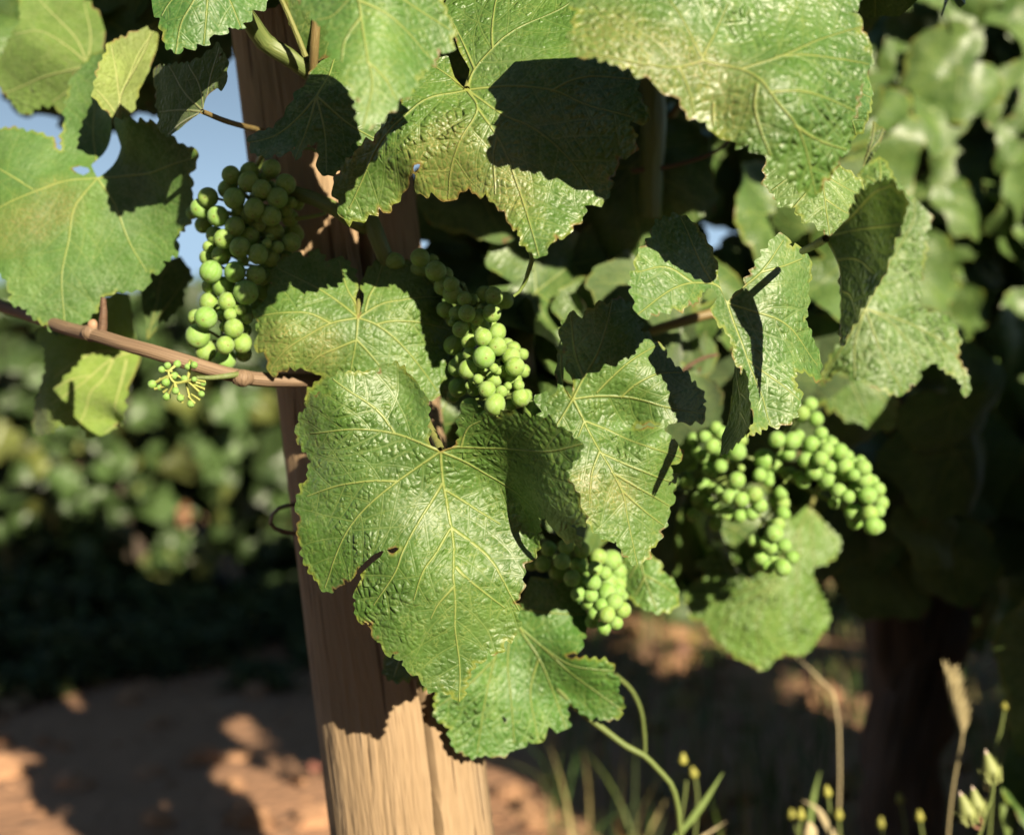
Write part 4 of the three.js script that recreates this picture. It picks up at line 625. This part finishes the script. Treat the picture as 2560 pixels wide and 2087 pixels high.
// ---------------------------------------------------------------- vine leaves of the mass behind: a few real leaf shapes, bent differently, placed one by one
function genericLeaf(sd0, cell, size = 0.12, bendy = 1) {
  const pts = [], n = 150;
  for (let i = 0; i < n; i++) {
    const t = -Math.PI / 2 + Math.PI * 2 * (i / n), q = Math.abs(((t + Math.PI / 2 + Math.PI) % (2 * Math.PI)) - Math.PI);   // 0 at the tip, pi at the stalk
    let r = 0.72; for (const [a, w, h] of [[0, 0.5, 0.36], [0.98, 0.42, 0.24], [1.95, 0.45, 0.1]]) r += h * Math.exp(-(((q - a) / w) ** 2));
    r *= 1 - 0.62 * Math.exp(-(((q - Math.PI) / 0.26) ** 2)); r += 0.05 * (((i * 22 / n) % 1) - 0.4) + 0.06 * (noise(i * 0.09, sd0, 2) - 0.5);
    pts.push([Math.cos(t) * r * size * 0.55, Math.sin(t) * r * size * 0.55]);
  }
  const f = field(pts, [], cell), k = (a) => hash(sd0, a, 77) - 0.5, tip = size * 0.5;
  const H = (u, v) => bendy * (-(u * u) * (6 + 8 * k(1)) * (k(2) > -0.2 ? 1 : -0.8) - (v < 0 ? v * v * (5 + 8 * k(3)) : v * v * 3) + 0.012 * (fbm(u * 28 + 50, v * 28 + 50, sd0) - 0.45) + 0.004 * Math.sin(u * 90 + v * 60));
  const frame = { c: V3(0, 0, 0), U: V3(1, 0, 0), V: V3(0, 1, 0), N: V3(0, 0, 1) };
  return { f, H, frame, prim: [-Math.PI / 2, -Math.PI / 2 - 0.95, -Math.PI / 2 + 0.95, -Math.PI / 2 - 1.95, -Math.PI / 2 + 1.95].map((a, i) => { const L = i === 0 ? 0.58 : i < 3 ? 0.5 : 0.42; return [[0, 0.0], [Math.cos(a) * size * L * 0.5, Math.sin(a) * size * L * 0.5], [Math.cos(a) * size * L, Math.sin(a) * size * L]]; }) };
}
const GEN = [0, 1, 2, 3, 4].map((s) => genericLeaf(500 + s * 17, 0.0036));
const GENGEO = GEN.map((t) => gridMesh(t.f, t.H, t.frame, V3(0, 0, 0)));
const GENLOW = [0, 1, 2, 3, 4].map((s) => genericLeaf(500 + s * 17, 0.0085)).map((t) => gridMesh(t.f, t.H, t.frame, V3(0, 0, 0)));
const GENTEX = GEN.slice(0, 2).map((t, i) => leafMaps(t.f, growVeins(t.prim, t.f, 900 + i), { ...TOP, base: [0.06, 0.12, 0.026], cell: 0.006 }, 900 + i, 0.0005));
const GENMAT = [0, 1].map((i) => leafMaterial(GENTEX[i], { rough: 0.42 }, 0.0014)), GENTHIN = leafMaterial(GENTEX[0], { through: 0.3 }, 0.0008);
const GREENS = [GENMAT[0], GENMAT[1], GENMAT[0], GENTHIN];
const PLACED = new Map();
function setLeaf(parent, p, face, roll, size, which, mat) {
  const m = add('leaf', GENGEO[which], mat, parent); m.position.copy(p).sub(parent.position);
  const N = face.clone().normalize(), U = V3(0, 1, 0).cross(N); if (U.lengthSq() < 1e-4) U.set(1, 0, 0); U.normalize(); const V = N.clone().cross(U);
  m.quaternion.setFromRotationMatrix(new THREE.Matrix4().makeBasis(U, V, N)).multiply(new THREE.Quaternion().setFromAxisAngle(V3(0, 0, 1), roll)); m.scale.setScalar(size / 0.12);
  if (!PLACED.has(parent)) PLACED.set(parent, []); PLACED.get(parent).push(m);
  return m;
}
seed = 4242;
const GAPS = trace(`z2 575,1290:45 600,1600:75 900,1450:60 1000,1380:60 1040,1600:50 1480,1375:35 1790,1660:42 1860,1530:28 z3 65,970:40 125,1010:35 115,1165:55 15,1170:30 395,1355:30 815,1450:30 525,1505:22 t5 160,590:60 250,420:45 130,690:65 z1 500,800:230 1150,750:220 1480,400:120 1100,1050:180 250,780:120 1180,1450:60 1170,1600:70 700,20:40 1290,560:100 40,140:70 30,1660:50`).map(([x, y, r]) => [x, y, r / 2.5]);
const gap = (x, y, pad) => GAPS.some(([a, b, r]) => Math.hypot(a - x, b - y) < r + pad);
// leaves close behind the front ones, mostly in shade
function scatter(parent, n, x0, y0, x1, y1, d0, d1, size, keep, face = 0.7, thin = 0.4, pad = 0.36) {
  let made = 0;
  for (let k = 0; k < n * 6 && made < n; k++) {
    const x = rr(x0, x1) / 0.8317, y = rr(y0, y1) / 0.8317, d = rr(d0, d1), s = size * rr(0.7, 1.15); if (keep && !keep(x * 0.8317, y * 0.8317, d)) continue;
    if (gap(x, y, (s * pad) / pxSize(d))) continue;
    const f = V3(rr(-1, 1) * face + 0.15, rr(-0.7, 0.9) * face + 0.15, rr(0.25, 1.1));
    setLeaf(parent, at(x, y, d), f, rr(-1.2, 1.2), s, Math.floor(rr(0, 4.99)), rnd() < thin ? GENTHIN : GENMAT[rnd() < 0.5 ? 0 : 1]); made++;
  }
}
scatter(vine, 130, 890, 330, 1420, 860, 0.8, 1.1, 0.09, null, 0.7, 0.4, 0.22);
scatter(vine, 5, 180, -20, 330, 200, 0.86, 1.0, 0.085, null, 0.7, 0.4, 0.35);
scatter(vine, 1, 500, 100, 540, 170, 0.8, 0.82, 0.08);
scatter(vine2, 130, 1180, 200, 1800, 900, 0.9, 1.3, 0.1, null, 0.7, 0.4, 0.22);
scatter(vine2, 26, 1400, 820, 2000, 1160, 0.95, 1.15, 0.1, null, 0.7, 0.4, 0.3);
scatter(vine2, 8, 900, 820, 1200, 1050, 0.76, 0.86, 0.09);
scatter(vine, 26, 350, -420, 1900, -120, 0.66, 0.9, 0.12, null, 0.7, 0.2, 0);
// third vine: out of focus, further along the row, sunlit
const vine3 = thing('grapevine', 'blurred sunlit grapevine at the right edge, further along the row', 'grapevine', V3(0.72, 0, -1.5), 'vines of the row with the post');
seed = 909; scatter(vine3, 420, 1790, -80, 2320, 760, 1.15, 1.8, 0.08, (x, y) => x > 1800 + 0.05 * y, 0.42, 0.08, 0.25);
scatter(vine3, 40, 1860, 700, 2300, 1250, 1.15, 1.6, 0.11, null, 0.7, 0.3, 0.3);
bunch(vine3, 'blurred small bunch of grapes at the right', 'z6 1880,1240:40 1840,1290:40 1900,1300:42 1860,1350:42 1900,1370:38 1800,1330:36 1780,1400:36 1720,1390:40 1700,1430:34 1320,1150:34 1320,1200:36 1340,1100:30 1560,1290:38 1540,1330:34 1590,1320:30 1450,1250:30 1480,1300:30 1440,1400:30 1520,1240:32', 1.15, 'z6 1600,1150:300 1850,1350:200', { scale: 2.4767, seed: 25, thick: 0.02, fill: 0.3, top: [2400, 1120] });
// trunks
function trunk(parent, pts, r0, r1) { const o = pts[0].clone(), m = add('trunk', tubeGeo(pts.map((p) => p.clone().sub(o)), r0, r1, 16, 0.5), M.bark, parent); m.position.copy(o).sub(parent.position); const uv = m.geometry.attributes.uv; for (let i = 0; i < uv.count; i++) { const t = uv.getX(i); uv.setXY(i, uv.getY(i) * 2, t * 4); } return m; }
const ground0 = (x, y, d) => { const p = atD(x, y, d); p.y = -0.03; return p; };
trunk(vine3, [ground0(1900, 1700, 1.22), atD(1885, 1560, 1.22), atD(1915, 1400, 1.22), atD(1950, 1240, 1.23), atD(1930, 1080, 1.26), atD(1990, 900, 1.3)], 0.036, 0.028);
trunk(vine, [V3(-0.075, -0.03, -1.02), V3(-0.08, 0.2, -1.0), V3(-0.08, 0.36, -0.97), V3(-0.05, 0.5, -0.9)], 0.03, 0.022).visible = true;
trunk(vine2, [V3(0.36, -0.03, -1.25), V3(0.35, 0.2, -1.22), V3(0.31, 0.42, -1.15), V3(0.27, 0.6, -1.05)], 0.032, 0.024);

// the row goes on outside the frame, above and to the right: it shades the ground behind
for (let k = 0; k < 60; k++) setLeaf(vine3, V3(rr(-0.35, 0.12), rr(0.7, 0.92), -rr(0.85, 1.0)), V3(rr(-0.8, 0.8), rr(-0.3, 0.7), rr(0.4, 1)), rr(-1.2, 1.2), rr(0.1, 0.15), Math.floor(rr(0, 4.99)), GENMAT[k % 2]);
for (let k = 0; k < 260; k++) { const z = -rr(0.95, 2.0), x = -z * 0.4 + 0.1 + rr(0, 1.3); setLeaf(vine3, V3(x, rr(0.12, 0.48), z), V3(rr(-0.8, 0.8), rr(-0.3, 0.7), rr(0.4, 1)), rr(-1.2, 1.2), rr(0.1, 0.15), Math.floor(rr(0, 4.99)), GENMAT[k % 2]); }
for (const [x, y, d, s] of [[780, -190, 0.635, 0.11], [690, -270, 0.645, 0.12], [870, -220, 0.65, 0.12], [630, -240, 0.66, 0.11], [540, -270, 0.67, 0.11], [980, -220, 0.64, 0.13], [1150, -230, 0.66, 0.13]]) setLeaf(vine, atD(x, y, d), V3(0.2, 0.3, 1), rr(-0.5, 0.5), s, Math.floor(rr(0, 4.99)), GENMAT[0]);
scatter(vine2, 44, 1420, -560, 2000, -250, 0.62, 0.8, 0.125, null, 0.6, 0, 0);
scatter(vine3, 34, 2250, 380, 2900, 800, 0.72, 0.9, 0.12, (x, y, d) => x > 2400, 0.6, 0, 0);
for (let k = 0; k < 120; k++) setLeaf(vine3, V3(rr(0.4, 0.85), rr(0.14, 0.56), -rr(0.85, 1.02)), V3(rr(-0.8, 0.8), rr(-0.3, 0.7), rr(0.4, 1)), rr(-1.2, 1.2), rr(0.1, 0.14), Math.floor(rr(0, 4.99)), GENMAT[k % 2]);
for (let k = 0; k < 40; k++) setLeaf(vine2, atD(rr(1330, 2080), rr(-720, -270), rr(0.6, 0.74)), V3(0.5 + rr(-0.5, 0.5), 0.45 + rr(-0.5, 0.5), 1), rr(-1.2, 1.2), rr(0.11, 0.14), Math.floor(rr(0, 4.99)), GENMAT[k % 2]);
for (let k = 0; k < 40; k++) setLeaf(vine2, atD(rr(1600, 2050), rr(-680, -310), rr(0.57, 0.63)), V3(0.5 + rr(-0.5, 0.5), 0.45 + rr(-0.5, 0.5), 1), rr(-1.2, 1.2), rr(0.09, 0.12), Math.floor(rr(0, 4.99)), GENMAT[k % 2]);
// leaves that the picture does not single out (outside it, or the smallest of a vine with very many) are one mass per vine
for (const [parent, list] of PLACED) {
  const seen = (m) => { const q = m.position.clone().add(parent.position).sub(EYE).applyQuaternion(CAMROT.clone().invert()), d = -q.z, x = q.x / d * FPX, y = q.y / d * FPX, pad = 0.06 * m.scale.x / d * FPX; m.userData.far = d / m.scale.x; return Math.abs(x) < 1280 + pad && Math.abs(y) < 1043 + pad; };
  const inside = list.filter(seen).sort((a, b) => a.userData.far - b.userData.far), keep = new Set(inside.slice(0, 265)), mass = list.filter((m) => !keep.has(m));
  list.forEach((m) => { delete m.userData.far; });
  if (!mass.length) continue;
  const geos = mass.map((m) => { m.updateMatrix(); parent.remove(m); return GENLOW[GENGEO.indexOf(m.geometry)].clone().applyMatrix4(m.matrix); });
  tag(add('foliage', mergeGeometries(geos), GENMAT[0], parent), null, null, null, 'stuff');
}

// ---------------------------------------------------------------- ground
const groundY = (x, z) => 0.03 * (fbm(x * 1.3 + 40, z * 1.3 + 40, 61) - 0.5) + 0.022 * (fbm(x * 7 + 40, z * 7 + 40, 62) - 0.45) * Math.exp(-Math.hypot(x, z) / 9);
{
  const n = 200, pos = [], uv = [], idx = [], m = (t) => Math.sign(t) * (5 * Math.abs(t) + 255 * Math.pow(Math.abs(t), 4));
  for (let j = 0; j <= n; j++) for (let i = 0; i <= n; i++) { const x = m(i / n * 2 - 1), z = m(j / n * 2 - 1) - 2.2; pos.push(x, groundY(x, z), z); uv.push(x / 1.1, z / 1.1); }
  for (let j = 0; j < n; j++) for (let i = 0; i < n; i++) { const a = j * (n + 1) + i, b = a + n + 1; idx.push(a, b, a + 1, a + 1, b, b + 1); }
  const g = new THREE.BufferGeometry(); g.setAttribute('position', new THREE.Float32BufferAttribute(pos, 3)); g.setAttribute('uv', new THREE.Float32BufferAttribute(uv, 2)); g.setIndex(idx); g.computeVertexNormals();
  const w = 512, rgb = new Uint8Array(w * w * 4), bp = new Float32Array(w * w), per = (x, y, f, s) => { const u = x / w, v = y / w, a = noise(u * f, v * f, s), b = noise((u - 1) * f, v * f, s), c = noise(u * f, (v - 1) * f, s), d = noise((u - 1) * f, (v - 1) * f, s); return lerp(lerp(a, b, u), lerp(c, d, u), v); };
  for (let j = 0; j < w; j++) for (let i = 0; i < w; i++) {
    const o = j * w + i, a = per(i, j, 5, 71), b = per(i, j, 17, 72), c = per(i, j, 60, 73), d = per(i, j, 160, 74), k = clamp(0.3 * a + 0.3 * b + 0.25 * c + 0.2 * d, 0, 1);
    let r = lerp(0.25, 0.48, k), gg = lerp(0.13, 0.265, k), bl = lerp(0.07, 0.15, k); const st = sstep(0.74, 0.82, c) * 0.5; r = lerp(r, 0.5, st); gg = lerp(gg, 0.36, st); bl = lerp(bl, 0.24, st);
    rgb[o * 4] = toS(r); rgb[o * 4 + 1] = toS(gg); rgb[o * 4 + 2] = toS(bl); rgb[o * 4 + 3] = 255; bp[o] = 0.4 * b + 0.35 * c + 0.25 * d;
  }
  tag(add('ground', g, new THREE.MeshStandardMaterial({ map: dataTex(rgb, w, w, true, true), bumpMap: dataTex(bp, w, w, false, true), bumpScale: 0.02, roughness: 1 }), scene), 'reddish bare earth of the vineyard', null, null, 'structure');
}
// dry leaf litter and clods
function instanced(name, geo, mat, list, label) {
  const m = new THREE.InstancedMesh(geo, mat, list.length); m.name = name; m.castShadow = m.receiveShadow = true;
  list.forEach((x, i) => { m.setMatrixAt(i, x.m); if (x.c) m.setColorAt(i, x.c); }); scene.add(m); return tag(m, label, null, null, 'stuff');
}
const mat4 = (p, e, s) => new THREE.Matrix4().compose(p, new THREE.Quaternion().setFromEuler(e), s instanceof THREE.Vector3 ? s : V3(s, s, s));
seed = 91;
{
  const litter = [], bits = genericLeaf(801, 0.014, 0.09, 2.2), lg = gridMesh(bits.f, bits.H, bits.frame, V3(0, 0, 0));
  for (let i = 0; i < 900; i++) { const z = -rr(0.9, 6), x = rr(-0.5, 0.55) * (1 - z * 0.9); if (x < 0.05 && z > -2.3 && rnd() < 0.9) continue; const c = new THREE.Color().setRGB(rr(0.2, 0.45), rr(0.12, 0.24), rr(0.05, 0.1)); litter.push({ m: mat4(V3(x, groundY(x, z) + 0.012, z), new THREE.Euler(-Math.PI / 2 + rr(-0.6, 0.6), rr(-0.5, 0.5), rr(0, 6.3)), rr(0.25, 0.75)), c }); }
  instanced('leaf_litter', lg, new THREE.MeshPhysicalMaterial({ color: 0xffffff, roughness: 0.7, side: THREE.DoubleSide }), litter, 'brown dry leaves scattered on the ground');
  const clod = new THREE.DodecahedronGeometry(1, 1), p = clod.attributes.position; for (let i = 0; i < p.count; i++) { const k = 0.75 + 0.5 * noise(p.getX(i) * 2 + 9, p.getY(i) * 2 + p.getZ(i) * 1.3 + 9, 5); p.setXYZ(i, p.getX(i) * k, p.getY(i) * k * 0.7, p.getZ(i) * k); } clod.computeVertexNormals();
  const clods = []; for (let i = 0; i < 2600; i++) { const z = -rr(0.9, 5), x = rr(-0.55, 0.55) * (1 - z * 0.9), k = rr(0.8, 1.15); clods.push({ m: mat4(V3(x, groundY(x, z), z), new THREE.Euler(rr(0, 6), rr(0, 6), 0), 0.004 + 0.024 * Math.pow(rnd(), 3)), c: new THREE.Color().setRGB(0.34 * k, 0.19 * k, 0.105 * k) }); }
  instanced('pebbles', clod, new THREE.MeshStandardMaterial({ roughness: 1 }), clods, 'small clods and stones on the red earth');
}
// grass
function bladeGeo(bend, w = 0.0035, n = 7) {
  const pos = [], uv = [], idx = []; for (let i = 0; i <= n; i++) { const t = i / n, y = t * (1 - 0.25 * bend * t), z = bend * t * t * 0.55, q = w * (1 - t * t * 0.97); pos.push(-q, y, z, 0, y - 0.0005, z + q * 0.5, q, y, z); uv.push(0, t, 0.5, t, 1, t); if (i) { const a = (i - 1) * 3; for (const k of [0, 1]) idx.push(a + k, a + k + 1, a + k + 3, a + k + 1, a + k + 4, a + k + 3); } }
  const g = new THREE.BufferGeometry(); g.setAttribute('position', new THREE.Float32BufferAttribute(pos, 3)); g.setAttribute('uv', new THREE.Float32BufferAttribute(uv, 2)); g.setIndex(idx); g.computeVertexNormals(); return g;
}
const BLADES = [0.1, 0.5, 1, 1.5].map((b) => bladeGeo(b, 0.011));
{
  const lists = [[], [], [], []];
  for (let i = 0; i < 6400; i++) {
    const right = rnd() < 0.62; let x, z; if (right) { z = -rr(0.85, 3.4); x = rr(0.02, 0.62) * -z; } else { z = -rr(2.2, 7); x = rr(-0.5, 0.1) * -z; if (noise(x * 2 + 30, z * 2 + 30, 8) < 0.5) continue; }
    const dry = rnd(), c = dry < 0.25 ? new THREE.Color().setRGB(0.3, 0.25, 0.1) : new THREE.Color().setRGB(rr(0.05, 0.1), rr(0.1, 0.17), rr(0.02, 0.04));
    lists[Math.floor(rr(0, 3.99))].push({ m: mat4(V3(x, groundY(x, z) - 0.005, z), new THREE.Euler(rr(-0.2, 0.2), rr(0, 6.3), rr(-0.2, 0.2)), right ? rr(0.05, 0.15) * (z > -1.2 ? 0.7 : 1) : rr(0.03, 0.1)), c });
  }
  lists.forEach((l, k) => instanced(k ? 'grass_00' + k : 'grass', BLADES[k], new THREE.MeshPhysicalMaterial({ color: 0xffffff, roughness: 0.6, side: THREE.DoubleSide }), l, 'thin wild grass growing under the vines'));
}

// ---------------------------------------------------------------- wild plants at the lower right
const WEED = { stalk: plain(0.16, 0.2, 0.06, 0.6), dry: plain(0.36, 0.3, 0.16, 0.7), red: plain(0.2, 0.1, 0.06, 0.6), bud: plain(0.24, 0.27, 0.09, 0.6), pink: plain(0.5, 0.4, 0.33, 0.7), yellow: plain(0.3, 0.29, 0.05, 0.6), blade: plain(0.14, 0.2, 0.05, 0.55, { side: THREE.DoubleSide }) };
const down = (p, lean = 0) => V3(p.x + lean, groundY(p.x + lean, p.z) - 0.01, p.z);
function weed(label, stems, heads, depth, kind = 'bud') {                 // stems: traces from the head downwards; heads: 'x,y:length' with a direction
  const pts = stems.map((t) => line(t, depth)), foot = down(pts[0][pts[0].length - 1], -0.01), w = thing('wild_flower', label, 'wild flower', foot, kind === 'yellow' ? 'small yellow-budded weeds under the vines' : undefined);
  pts.forEach((p, i) => add('stem', tubeGeo([...p, ...(i ? [] : [foot.clone()])].map((q) => q.clone().sub(foot)), 0.0009, 0.0014, 6), i ? WEED.red : WEED.stalk, w));
  heads.forEach(([t, L, R]) => {
    const [a, b] = line(t, depth), dir = b.clone().sub(a).normalize(), prof = [[0, 0], [0.55, 0.05], [0.95, 0.2], [1, 0.4], [0.72, 0.65], [0.5, 0.82], [0.42, 0.95], [0.2, 1]].map(([r, y]) => new THREE.Vector2(r * R, y * L));
    const bud = add('flower_bud', new THREE.LatheGeometry(prof, 14), kind === 'yellow' ? WEED.yellow : WEED.bud, w); bud.position.copy(a).sub(foot); bud.quaternion.setFromUnitVectors(V3(0, 1, 0), dir);
    if (kind === 'bud') { const tipG = new THREE.ConeGeometry(R * 0.42, L * 0.3, 9); tipG.translate(0, L * 1.02, 0); add('petal_tip', tipG, WEED.pink, bud); const sep = []; for (let k = 0; k < 7; k++) { const s = new THREE.ConeGeometry(R * 0.22, L * 0.6, 5); s.translate(0, L * 0.3, 0); s.rotateX(0.35); s.translate(0, -L * 0.05, R * 0.75); s.rotateY(k * 0.9); sep.push(s); } add('sepals', mergeGeometries(sep), WEED.bud, bud); }
  });
  return w;
}
weed('tall weed with three closed pink-tipped buds at the lower right corner', ['z9 1945,1400 1935,1500 1900,1580 1875,1680 1850,1760', 'z9 1875,1680 1850,1600 1845,1580', 'z9 1865,1700 1820,1680 1805,1650'], [['z9 1945,1395 1915,1285', 0.017, 0.0052], ['z9 1850,1600 1830,1510', 0.015, 0.0048], ['z9 1800,1650 1765,1550', 0.017, 0.0054]], 0.83);
const yb = [['z9 20,1300 20,1240', 'z9 40,1400 30,1500 10,1620'], ['z9 95,1380 70,1300', 'z9 95,1380 110,1500 100,1650'], ['z9 700,1640 690,1580', 'z9 700,1640 730,1720 740,1800'], ['z9 750,1640 750,1580', 'z9 750,1640 740,1700 740,1780'], ['z9 985,1640 985,1580', 'z9 985,1640 990,1720 1000,1800'], ['z9 1370,1540 1360,1480', 'z9 1370,1540 1390,1640 1400,1780'], ['z9 920,1500 910,1440', 'z9 920,1500 930,1600 930,1750'], ['z9 1490,1650 1480,1570', 'z9 1490,1650 1500,1720 1510,1790'], ['z9 1250,1690 1245,1620', 'z9 1250,1690 1260,1740 1260,1800'], ['z9 2010,960 2030,880', 'z9 2010,960 1990,1080 1960,1200'], ['z9 2020,850 2025,790', 'z9 2020,850 2030,1000 2000,1300']];
yb.forEach(([h, s], i) => weed(['yellow-budded weed by the curving shoot', 'yellow-budded weed beside the brown-tipped blade', 'yellow-budded weed at the bottom edge below the fan leaf', 'yellow-budded weed paired with its neighbour at the bottom edge', 'yellow-budded weed on a short stalk at the bottom edge', 'yellow-budded weed in front of the dark trunk', 'dim yellow-budded weed behind the bottom grass', 'pale green-yellow bud right of the trunk foot', 'pale bud low at the bottom edge left of the trunk', 'yellow bud high at the right beside the seed head', 'topmost yellow bud at the right edge'][i], [s], [[h, 0.0085, 0.003]], 0.95 + 0.05 * (i % 3), 'yellow'));
// one ear of grass, pale in the sun
{
  const ax = line('z9 1660,730 1690,820 1715,900 1740,1000 1755,1090', 0.98), rest = line('z9 1755,1090 1740,1200 1700,1400 1660,1780', 0.98), foot = down(rest[3]);
  const w = thing('grass_ear', 'pale dry ear of grass standing in the sun right of the trunk', 'grass ear', foot);
  add('stem', tubeGeo([...rest, foot.clone()].map((q) => q.clone().sub(foot)), 0.0008, 0.001, 6), WEED.dry, w);
  const sp = [], c = new THREE.CatmullRomCurve3(ax); for (let i = 0; i < 90; i++) { const t = i / 90, g = new THREE.ConeGeometry(0.0017, 0.011, 5); g.translate(0, 0.005, 0); g.rotateZ(0.5); g.translate(-0.0032 * Math.sin(Math.PI * clamp(t * 0.9 + 0.1, 0, 1)), 0, 0); g.rotateY(i * 2.4); g.rotateZ(-0.2); const p = c.getPoint(t).sub(foot); g.translate(p.x, p.y, p.z); sp.push(g); }
  add('spikelets', mergeGeometries(sp), WEED.dry, w);
}
const bladesAt = [['broad grass blade with a brown tip at the bottom', 'z9 265,1350 170,1500 80,1630 -40,1800', 0.9, 0.007], ['pale dry grass blade under the brown-tipped one', 'z9 290,1650 210,1700 120,1780', 0.95, 0.006], ['thin dry grass blade below the fan leaf', 'z9 760,1520 850,1570 900,1650 960,1790', 1, 0.004], ['dry straw leaning beside the fan leaf', 'z9 710,620 800,700 880,780 960,880', 1.05, 0.0012], ['upright green grass blade at the right edge', 'z9 2170,950 2120,1150 2090,1350 2040,1790', 1, 0.008], ['short green grass blade beside the pink-tipped buds', 'z9 2000,1450 2010,1560 2030,1650 2060,1790', 0.95, 0.007], ['broken pale straw at the bottom edge', 'z9 800,1650 810,1700 820,1790', 0.95, 0.008], ['slanting grass blade behind the yellow buds', 'z9 870,1340 840,1450 820,1560 800,1760', 1.05, 0.004]];
bladesAt.forEach(([label, t, d, w], i) => {
  const p = line(t, d), foot = down(p[p.length - 1]), g = thing('grass_tuft', label, 'grass', foot), c = new THREE.CatmullRomCurve3([...p, foot.clone()]), n = 24, pos = [], idx = [];
  for (let k = 0; k <= n; k++) { const t2 = k / n, q = c.getPoint(t2).sub(foot), ww = w * 0.5 * Math.min(1, 0.15 + t2 * 2.2); pos.push(q.x - ww, q.y - ww * 0.3, q.z, q.x, q.y, q.z + ww * 0.5, q.x + ww, q.y + ww * 0.3, q.z); if (k) { const a = (k - 1) * 3; for (const s of [0, 1]) idx.push(a + s, a + s + 1, a + s + 3, a + s + 1, a + s + 4, a + s + 3); } }
  const geo = new THREE.BufferGeometry(); geo.setAttribute('position', new THREE.Float32BufferAttribute(pos, 3)); geo.setIndex(idx); geo.computeVertexNormals();
  add('blade', geo, [1, 2, 3, 6].includes(i) ? plain(0.4, 0.33, 0.19, 0.7, { side: THREE.DoubleSide }) : WEED.blade, g);
});

// ---------------------------------------------------------------- the next rows, out of focus: every vine with trunk, foliage and a stake
const far = genericLeaf(640, 0.013, 0.12, 1.6), farGeo = gridMesh(far.f, far.H, far.frame, V3(0, 0, 0)).toNonIndexed();
const farMat = new THREE.MeshPhysicalMaterial({ vertexColors: true, roughness: 0.45, side: THREE.DoubleSide });
function foliage(n, w, y0, y1, depth, sd0, sc = 1) {
  seed = sd0; const P = [], C = [], Nn = [], src = farGeo.attributes.position, sn = farGeo.attributes.normal, m = new THREE.Matrix4(), v = V3(), nm = new THREE.Matrix3();
  for (let i = 0; i < n; i++) {
    const x = (rnd() + rnd() - 1) * w * 0.62, y = lerp(y0, y1, Math.pow(rnd(), 0.8)), bulge = Math.sqrt(Math.max(0.1, 1 - ((y - lerp(y0, y1, 0.55)) / (y1 - y0) / 0.62) ** 2)), z = rr(-1, 1) * depth * bulge;
    m.compose(V3(x, y, z), new THREE.Quaternion().setFromEuler(new THREE.Euler(rr(-0.9, 0.6), rr(-1.2, 1.2) + (z < 0 && rnd() < 0.6 ? Math.PI : 0), rr(-1.5, 1.5))), V3(1, 1, 1).multiplyScalar(rr(0.6, 1.15) * sc));
    nm.getNormalMatrix(m); const k = rr(0.28, 0.85), yl = rnd() < 0.12 ? 1 : 0, col = [(0.08 + 0.09 * yl) * k, (0.14 + 0.06 * yl) * k, (0.042 + 0.01 * yl) * k];
    for (let q = 0; q < src.count; q++) { v.fromBufferAttribute(src, q).applyMatrix4(m); P.push(v.x, v.y, v.z); v.fromBufferAttribute(sn, q).applyMatrix3(nm).normalize(); Nn.push(v.x, v.y, v.z); C.push(...col); }
  }
  const g = new THREE.BufferGeometry(); g.setAttribute('position', new THREE.Float32BufferAttribute(P, 3)); g.setAttribute('normal', new THREE.Float32BufferAttribute(Nn, 3)); g.setAttribute('color', new THREE.Float32BufferAttribute(C, 3)); return g;
}
const FOL = [0, 1, 2].map((i) => foliage(330, 1.0, 0.3, 1.12, 0.2, 700 + i * 9)), LOW = [0, 1, 2].map((i) => foliage(560, 0.75, 0.0, 0.62, 0.17, 740 + i * 9, 0.6));
const trunkGeo = tubeGeo([V3(0, -0.05, 0), V3(0.02, 0.15, 0.01), V3(-0.02, 0.35, 0), V3(0.03, 0.55, 0)], 0.035, 0.025, 10, 0.5);
function farVine(x, z, s, k, label, group, F = FOL) {
  const g = thing('background_grapevine', label, 'grapevine', V3(x, 0, z), group);
  add('trunk', trunkGeo, M.bark, g); const f = add('foliage', F[k % 3], farMat, g); f.scale.set(s, s, s * 1.1); f.rotation.y = (k % 2) * Math.PI;
}
const ROW1 = 'low bushy vines of the next row', ROW2 = 'vines of the second row back';
const WHERE = ['at the left edge of the picture', 'below the tiny berry cluster', 'just left of the wooden post', 'hidden mostly by the wooden post', 'glimpsed under the leaves right of the post'];
for (let i = 0; i < 5; i++) farVine(-1.12 + i * 0.36, -2.75 + (i % 2) * 0.12, 1, i, 'blurred low vine of the next row, ' + WHERE[i], ROW1, LOW);
const BACK = ['under the cane at the left edge', 'behind the tiny berry cluster', 'seen between the left bunch and the post', 'behind the middle bunch', 'behind the drooping bunch', 'behind the dark trunk'];
for (let i = -2; i <= 3; i++) farVine(i * 0.8 - 0.15, -4.4 + i * -0.06, 0.66, i + 4, 'strongly blurred vine two rows back, ' + BACK[i + 2], ROW2);
seed = 555;
instanced('undergrowth', LOW[1], farMat, Array.from({ length: 34 }, () => { const z = -rr(1.95, 2.65), x = z * rr(0.02, 0.42), s = rr(0.16, 0.34) * (z < -2.3 ? 1.25 : 0.8); return { m: mat4(V3(x, groundY(x, z) - 0.01, z), new THREE.Euler(0, rr(0, 6.3), 0), V3(s, s * rr(0.35, 0.7), s)) }; }), 'low green weeds creeping from the next row onto the shaded earth');
{ // the row on the photographer's own side of the alley, behind the camera
  const m = new THREE.InstancedMesh(FOL[0], farMat, 9); m.name = 'foliage'; m.castShadow = m.receiveShadow = true; for (let i = 0; i < 9; i++) m.setMatrixAt(i, mat4(V3(-3.2 + i * 0.8, -0.02, 1.45), new THREE.Euler(0, (i % 2) * Math.PI, 0), V3(1, 1.06, 1))); scene.add(m);
  tag(m, 'leafy vine row on the near side of the alley', null, null, 'stuff');
}

renderer.render(scene, camera);
